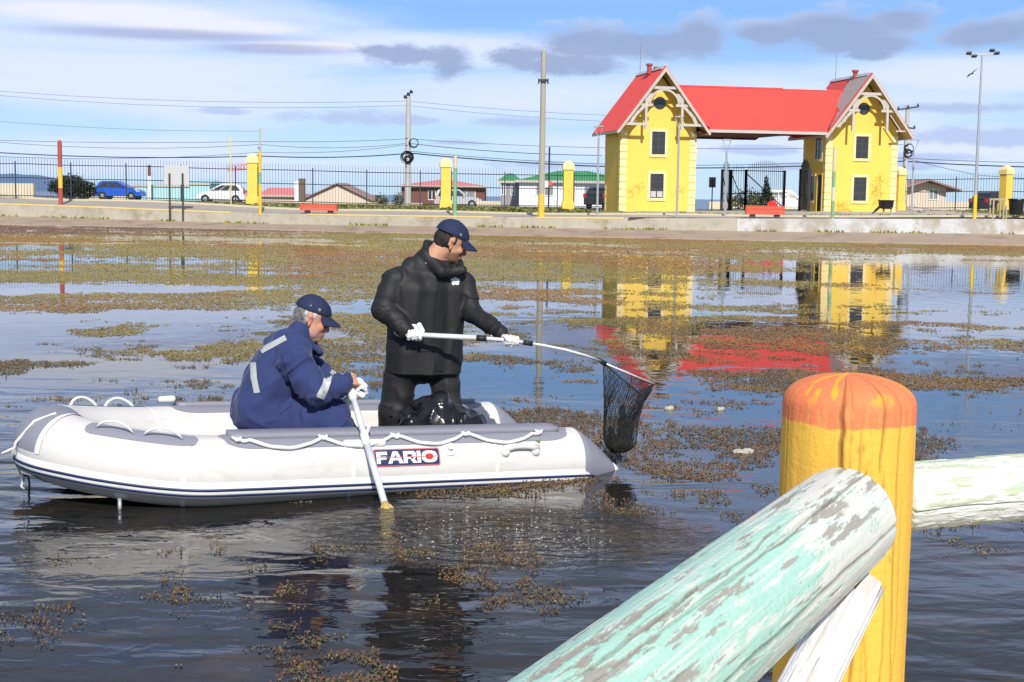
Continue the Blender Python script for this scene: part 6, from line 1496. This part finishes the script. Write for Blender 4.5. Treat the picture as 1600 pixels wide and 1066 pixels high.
# ---------- black rubbish bag
tb = sdf_obj('rubbish_bag', [ell(P(692, 658, 8.90), (.19, .13, .13)), ell(P(656, 670, 8.90), (.13, .12, .10)), ell(P(722, 664, 8.90), (.14, .10, .075)), seg(P(650, 636, 8.9), P(688, 624, 8.9), .025, .02), seg(P(688, 624, 8.9), P(738, 658, 8.9), .025, .012), seg(P(690, 628, 8.87), P(705, 660, 8.86), .03, .03), seg(P(645, 655, 8.86), P(613, 636, 8.86), .04, .014)], .006, .03,
        mat('glossy_black_plastic', (.010, .010, .012), .20, .1, 4, 1.0, 16, spec=.5, crease=(4.0, .02, (1, 1, 1))), None, disp=lambda X, Y, Z: -.026*(1-np.abs(2*vnoise(X*8+1.5*vnoise(X*4, Y*4, Z*4, 2), Y*8, Z*5, 5)-1)*1.9)-.006*(1-np.abs(2*vnoise(X*16, Y*16, Z*10, 8)-1)*1.9), pad=.05, cuts=[((0, 0, .06), (0, 0, -1))])
props(tb, 'crumpled glossy black rubbish bag lying in the boat at the standing man\'s knees', 'rubbish bag')
# ---------- seated man
DT = 8.5
def Tp(px, py, d=0.0): return P(px, py, DT+d)
se = empty('person', Vector((Tp(410, 690).x, DT, .2)), 'seated grey-haired man in navy coveralls with silver bands rowing with the oar', 'person')
def hcolf(p):
    n = fbm(p[:, 0]*70, p[:, 1]*70, p[:, 2]*70, 3, seed=2); return np.array((.53, .26, .18))[None]*(.8+.4*n[:, None])
HS = -6
kit = {'e': se, 'extra': [seg(Tp(480, 522, .02), Tp(468, 548, .02), .05, .05), seg(Tp(455, 560, -.08), Tp(455, 560, .08), .10, .10), seg(Tp(440, 570), Tp(412, 635), .13, .13), seg(Tp(415, 650, -.1), Tp(520, 654, -.14), .08, .06), seg(Tp(520, 654, -.14), Tp(550, 715, -.1), .055, .045), seg(Tp(425, 650, .12), Tp(515, 645, .18), .08, .06), seg(Tp(515, 645, .18), Tp(540, 712, .2), .055, .045),
        seg(Tp(459, 560, -.2), Tp(492, 612, -.26), .05, .042), seg(Tp(492, 612, -.26), Tp(538, 599, -.2), .040, .028), seg(Tp(468, 556, .18), Tp(510, 596, .1), .05, .042), seg(Tp(510, 596, .1), Tp(548, 602, -.1), .040, .03)]}
head(kit, Tp(487, 500, .01), frame(6, 22, -3), 1.02, (.30, .28, .27), False, 'grey', old=True)
cv = sdf_obj('coverall', [seg(Tp(408, 642, -.11), Tp(412, 642, .12), .168, .165), seg(Tp(408, 642, -.10), Tp(422, 596, -.09), .165, .158), seg(Tp(422, 596, -.09), Tp(452, 545, -.08), .158, .118), seg(Tp(412, 642, .12), Tp(424, 598, .1), .165, .16), seg(Tp(424, 598, .1), Tp(455, 545, .12), .16, .11), seg(Tp(412, 630), Tp(445, 555), .17, .15), seg(Tp(462, 548, -.16), Tp(468, 550, .17), .095, .09),
        seg(Tp(470, 520, -.04), Tp(474, 520, .05), .062, .062), seg(Tp(476, 526, -.06), Tp(499, 550, -.04), .026, .020), seg(Tp(476, 524, .09), Tp(499, 550, .0), .028, .020), seg(Tp(464, 513, -.03), Tp(466, 513, .06), .045, .045),
        seg(Tp(459, 560, -.20), Tp(492, 612, -.28), .088, .078, .012, .05), seg(Tp(492, 612, -.28), Tp(541, 599, -.21), .076, .046, .011, .04),
        seg(Tp(468, 556, .18), Tp(508, 598, .12), .08, .068, .01, .05), seg(Tp(508, 598, .12), Tp(543, 604, -.06), .064, .046, .011, .04),
        seg(Tp(418, 652, -.11), Tp(522, 656, -.15), .125, .098, .011, .07), seg(Tp(522, 656, -.15), Tp(551, 718, -.1), .092, .075, .012, .05),
        seg(Tp(424, 650, .12), Tp(518, 644, .18), .12, .09, .011, .07), seg(Tp(518, 644, .18), Tp(541, 712, .2), .085, .07, .012, .05)], .0072, .026, m_cover, se, disp=fold(.013, (5, 5, 4.5), 63, .8))
bpy.context.view_layer.update()
ribbon('silver_band', cv, [(514, 584), (509, 602), (500, 622)], 6.2, m_refl, cv, .004)
ribbon('silver_band', cv, [(447, 528), (432, 536), (408, 549)], 4.4, m_refl, cv, .004)
ribbon('silver_band', cv, [(396, 567), (397, 590), (402, 614)], 4.6, m_refl, cv, .004)
ribbon('silver_band', cv, [(524, 578), (519, 586), (515, 592)], 4.5, m_refl, cv, .004)
ribbon('shoulder_seam', cv, [(440, 555), (446, 575), (452, 600), (470, 628)], .8, mat('seam_dark', (.012, .02, .08), .9), cv, .003, 2)
ribbon('pocket_zip', cv, [(437, 648), (447, 640), (456, 634)], .8, MATS['seam_dark'], cv, .003, 2)
shaft = (b_-a_)
hand('hand', P(549, 598, 8.31), P(549, 598, 8.31)-P(546, 592, 8.31)+Vector((0, -.02, 0)), (P(520, 597, 8.25)-P(549, 595, 8.31)), None, .022, m_skin, se, 1.0, colf=hcolf, side=1, flip=1, curl=190)
hand('glove', P(562, 606, 8.36), Vector((.25, -.75, -.5)), P(530, 602, 8.48)-P(562, 606, 8.36), None, .02, m_glove, se, 1.0, side=-1, flip=1)
for q0 in (Tp(553, 722, -.1), Tp(545, 716, .2)):
    sdf_obj('boot', [seg(q0+Vector((0, 0, .05)), Vector((q0.x, q0.y, .16)), .055, .05), seg(Vector((q0.x, q0.y, .155)), Vector((q0.x+.13, q0.y, .15)), .045, .04)], .01, .02, MATS['black_rubber'], se)
# ============================================================ FOREGROUND RAILING
rail = empty('wooden_railing', P(1325, 1000, 2.1)*1.0, 'peeling log railing with an orange topped yellow post in the foreground', 'railing')
rail.location.z = .3
def crack_depth(u, v, seed, n, wid=.010, dep=1.0, extra=()):
    'u: angle 0..1, v: length in metres -> depth 0..1'
    rg = random.Random(seed); d = np.zeros_like(u)
    for (u0, v0, L, a, w_) in extra:
        c = u0+.020*(vnoise(v*9, u0*90, 0, 5)-.5)+.006*(vnoise(v*45, u0*70, 0, 6)-.5); du = np.abs((u-c+.5) % 1-.5); ends = np.clip(1-((v-v0)/L)**2, 0, 1)**.5
        d = np.maximum(d, a*ends*np.exp(-(du/(w_*.35*(.3+ends)))**2))
    for _ in range(n):
        u0 = rg.random(); v0 = rg.uniform(v.min(), v.max()); L = rg.uniform(.08, .5); a = rg.uniform(.4, 1)
        c = u0+.018*(vnoise(v*9, rg.random()*50, 0, seed)-.5)+.004*(vnoise(v*40, rg.random()*50, 0, seed)-.5)
        du = np.abs((u-c+.5) % 1-.5); ends = np.clip(1-((v-v0)/L)**2, 0, 1)**.5
        d = np.maximum(d, a*ends*np.exp(-(du/(wid*.35*(.3+ends)))**2))
    return d
def log_mesh(name, A, B, ra, rb, nu, nv, seed, colfn, cracks, extra=(), capA=None, capB=None, m_=None, amp=.012, parent=rail, dom=None):
    A = Vector(A); B = Vector(B); ax = (B-A); L = ax.length; ax.normalize(); ref = Vector((0, 0, 1)) if abs(ax.z) < .9 else Vector((0, -1, 0))
    X_ = ax.cross(ref).normalized(); Y_ = X_.cross(ax).normalized()
    U, Vv = np.meshgrid(np.arange(nu)/nu, np.linspace(0, 1, nv)); len_ = Vv*L; ang = U*2*PI
    cxs = np.cos(ang)*1.2; sns = np.sin(ang)*1.2
    rad = ra+(rb-ra)*Vv; rad = rad*(1+amp*2*(fbm(cxs*1.2, sns*1.2, len_*3.0, 3, seed=seed)-.5))
    cr = np.zeros_like(U)
    for (n, w, dp) in cracks: cr = np.maximum(cr, dp*crack_depth(U, len_, seed+n, n, w))
    if extra: cr = np.maximum(cr, crack_depth(U, len_, seed, 0, extra=extra))
    fibre = fbm(cxs*16, sns*16, len_*5, 3, seed=seed+4)
    if dom is not None: rad = dom(Vv, len_, rad, ang)
    col, pr_ = colfn(U, len_, ang, fbm, cr, L)
    rad = rad-cr*.007-(fibre-.5)*.0012+pr_*.0017
    pos = np.array(A)[None, None]+np.array(ax)*len_[..., None]+(np.array(X_)[None, None]*np.cos(ang)[..., None]+np.array(Y_)[None, None]*np.sin(ang)[..., None])*rad[..., None]
    V = pos.reshape(-1, 3); C = col.reshape(-1, 3); i = (np.arange(nv-1)[:, None]*nu+np.arange(nu)[None]); j = (np.arange(nv-1)[:, None]*nu+(np.arange(nu)[None]+1) % nu)
    fs = np.stack([i.ravel(), j.ravel(), (j+nu).ravel(), (i+nu).ravel()], 1)
    V = np.vstack([V, np.array(A)[None], np.array(B)[None]]); C = np.vstack([C, C[:nu].mean(0)*.8, C[-nu:].mean(0)]); a0 = len(V)-2; ring = np.arange(nu); r2 = (ring+1) % nu
    capf = np.stack([r2, ring, np.full(nu, a0), np.full(nu, a0)], 1); capg = np.stack([ring+(nv-1)*nu, r2+(nv-1)*nu, np.full(nu, a0+1), np.full(nu, a0+1)], 1)
    faces = [tuple(f) for f in fs.tolist()]+[(a, b, c) for a, b, c, _ in capf.tolist()]+[(a, b, c) for a, b, c, _ in capg.tolist()]
    return mesh_obj(name, V, faces, m_, parent, True, True, C)
m_log = mat('painted_log', (1, 1, 1), .76, .05, 12, .3, 90, attr=True, spec=.35)
def mixc(c, k, m_): return c*(1-m_[..., None])+np.array(k)*m_[..., None]
# the post
pb_ = P(1325, 1250, 2.10); pt_ = Vector((pb_.x, pb_.y, 0)); zt_ = P(1325, 588.5, 2.06).z
A = Vector((P(1320, 700, 2.1).x, 2.1, .25)); B = Vector((A.x+.004, 2.1, zt_-.0))
def post_col(U, l, ang, fbm, cr, L):
    z = l+.25; c = np.ones(U.shape+(3,))*np.array((.80, .46, .065)); n = fbm(np.cos(ang)*5, np.sin(ang)*5, l*3, 4, seed=3)
    c = c*(1+.18*(n[..., None]-.5)); top = zt_-.070+.012*(fbm(np.cos(ang)*2, np.sin(ang)*2, 1.0, 3, seed=8)-.5)+.003*(fbm(np.cos(ang)*14, np.sin(ang)*14, l*4, 3, seed=18)-.5)
    m_ = sstep(-.0015, .0015, z-top); w = fbm(np.cos(ang)*9, np.sin(ang)*9, l*16, 4, seed=12); c = mixc(c, (.78, .21, .085), m_*np.clip(1-.25*(w > .6), 0, 1))
    c = mixc(c, (.83, .38, .03), m_*sstep(.60, .66, fbm(np.cos(ang)*7, np.sin(ang)*7, l*40, 3, seed=22))*sstep(zt_-.045, zt_-.02, z))
    c = mixc(c, (.70, .25, .10), m_*.4*sstep(.5, .7, w))
    c = mixc(c, (.20, .10, .03), np.clip(cr*1.3, 0, .85)); c = mixc(c, (.30, .16, .04), .7*sstep(.80, .86, fbm(np.cos(ang)*6, np.sin(ang)*6, l*12, 3, seed=31)))
    return c, m_*0
def post_dom(Vv, l, rad, ang):
    d = (l.max()-l)/.075; return rad*np.where(d < 1, (1-(1-np.clip(d, 0, 1))**2.4)**.5*.999+.001, 1)
_v = log_mesh('post', A, B, .0985, .0985, 260, 560, 5, post_col, [(34, .004, .5), (8, .007, .7)], extra=((.302, 1.13, .15, 1, .011), (.245, 1.03, .11, .8, .007), (.205, 1.20, .10, .8, .006), (.262, .93, .12, .6, .005), (.335, 1.0, .1, .6, .006), (.18, .8, .2, .5, .006), (.225, .72, .25, .5, .005), (.19, 1.05, .07, .7, .007)), m_=m_log, amp=.008, dom=None)
# round the head: rows near the top drawn in
me = _v.data; co = np.empty(len(me.vertices)*3, np.float32); me.vertices.foreach_get('co', co); co = co.reshape(-1, 3); r_ = np.array(rail.location); z = co[:, 2]+r_[2]; Hh = .050
t = np.clip((z-(zt_-Hh))/Hh, 0, 1); f = np.sqrt(np.clip(1-t**2.6, 0, 1)); cx, cy = A.x-r_[0], A.y-r_[1]
ztarget = np.where(t > 0, (zt_-Hh)+Hh*t, z); co[:, 0] = cx+(co[:, 0]-cx)*np.where(t > 0, f, 1); co[:, 1] = cy+(co[:, 1]-cy)*np.where(t > 0, f, 1)
me.vertices.foreach_set('co', co.ravel()); me.update()
# left rail, running past the camera
RA = P(1318, 812, 1.965); RB = P(1005, 1066, 1.40); dr = (RB-RA).normalized(); RAx = RA; RBx = RA+dr*2.6
def rail_col(U, l, ang, fbm, cr, L):
    c = np.ones(U.shape+(3,))*np.array((.66, .655, .61)); ca, sa = np.cos(ang), np.sin(ang)
    n1 = fbm(ca*3.4, sa*3.4, l*5.5, 6, .62, seed=3); n2 = fbm(ca*7, sa*7, l*11, 5, .62, seed=13); n3 = fbm(ca*2.2, sa*2.2, l*3, 4, seed=23); n4 = fbm(ca*20, sa*20, l*40, 3, seed=43)
    top = .5+.5*np.cos(ang-PI*.5); left = .5+.5*np.cos(ang-PI*.72)   # ang 90deg = up
    right = .5+.5*np.cos(ang+PI*.05); faraway = sstep(.02, .22, l)
    n5 = fbm(ca*9, sa*9, l*9, 7, .72, seed=73); n6 = fbm(ca*26, sa*26, l*7, 3, .6, seed=83)
    mint = sstep(.545, .60, .6*n1+.4*n5+.16*(top-.5)*faraway+.13*(left-.45)+.24*(sstep(.08, .6, l)-.62))
    c = mixc(c, (.30, .60, .49), mint*.8*sstep(.30, .50, n6*.6+n5*.4))
    c = mixc(c, (.50, .66, .56), (1-mint)*.5*sstep(.52, .6, n2))
    grey = sstep(.600, .615, .6*n2+.4*n5+.16*(top-.72)+.02*faraway)*(top > .3)
    c = mixc(c, (.34, .31, .28), grey*.95)
    ol = sstep(.595, .61, n3*.35+n2*.35+n5*.3+.14*(right-.5))*(1-grey); c = mixc(c, (.42, .45, .24), ol*.85)
    edge = np.clip(mint+grey+ol, 0, 1); c = c*(.93+.14*n4[..., None])
    c = mixc(c, (.13, .12, .08), np.clip(cr*1.2, 0, .85))
    return c, (1-grey)*.9+mint*.4
log_mesh('left_rail', RAx, RBx, .0745, .076, 420, 900, 11, rail_col, [(10, .016, 1.0), (26, .007, .8)], m_=m_log, amp=.016)
# right rail
QA = P(1400, 777, 2.15); QB = P(1600, 761, 2.235); dq = (QB-QA).normalized()
def rail2_col(U, l, ang, fbm, cr, L):
    c = np.ones(U.shape+(3,))*np.array((.66, .67, .64)); ca, sa = np.cos(ang), np.sin(ang); n1 = fbm(ca*4, sa*4, l*9, 6, .6, seed=33); n2 = fbm(ca*6, sa*6, l*22, 4, .6, seed=53)
    c = mixc(c, (.40, .52, .40), .85*sstep(.50, .58, n1+.20*(np.sin(ang)-.72))); c = mixc(c, (.44, .50, .34), .85*sstep(.555, .575, n2*.6+.4*fbm(ca*14, sa*14, l*14, 5, .7, seed=58))); c = mixc(c, (.14, .14, .10), np.clip(cr*1.3, 0, .9))
    return c, sstep(.5, .6, n2)
log_mesh('right_rail', QA, QA+dq*2.4, .052, .053, 260, 700, 17, rail2_col, [(10, .008, 1.0), (26, .005, .8)], m_=m_log, amp=.02)
# brace
SA_ = P(1341, 915, 2.015); SB_ = P(1150, 1290, 1.80)
def brace_col(U, l, ang, fbm, cr, L):
    c = np.ones(U.shape+(3,))*np.array((.76, .76, .77)); ca, sa = np.cos(ang), np.sin(ang); n1 = fbm(ca*4, sa*4, l*9, 5, .6, seed=63)
    c = mixc(c, (.45, .42, .38), .8*sstep(.60, .66, n1+.25*sstep(.05, 0, l))); c = mixc(c, (.07, .07, .07), np.clip(cr*1.3, 0, .9)); return c, n1*0
SM = SA_+(SB_-SA_)
log_mesh('brace', SA_-(SB_-SA_)*.02, SM, .036, .042, 160, 360, 27, brace_col, [(8, .012, 1.0)], m_=m_log, amp=.03)
MB().tube([P(1342, 905, 1.985), P(1334, 918, 1.975)], .003, 5).build('nail', mat('rusty_nail', (.18, .06, .02), .8), rail, True, world=True)
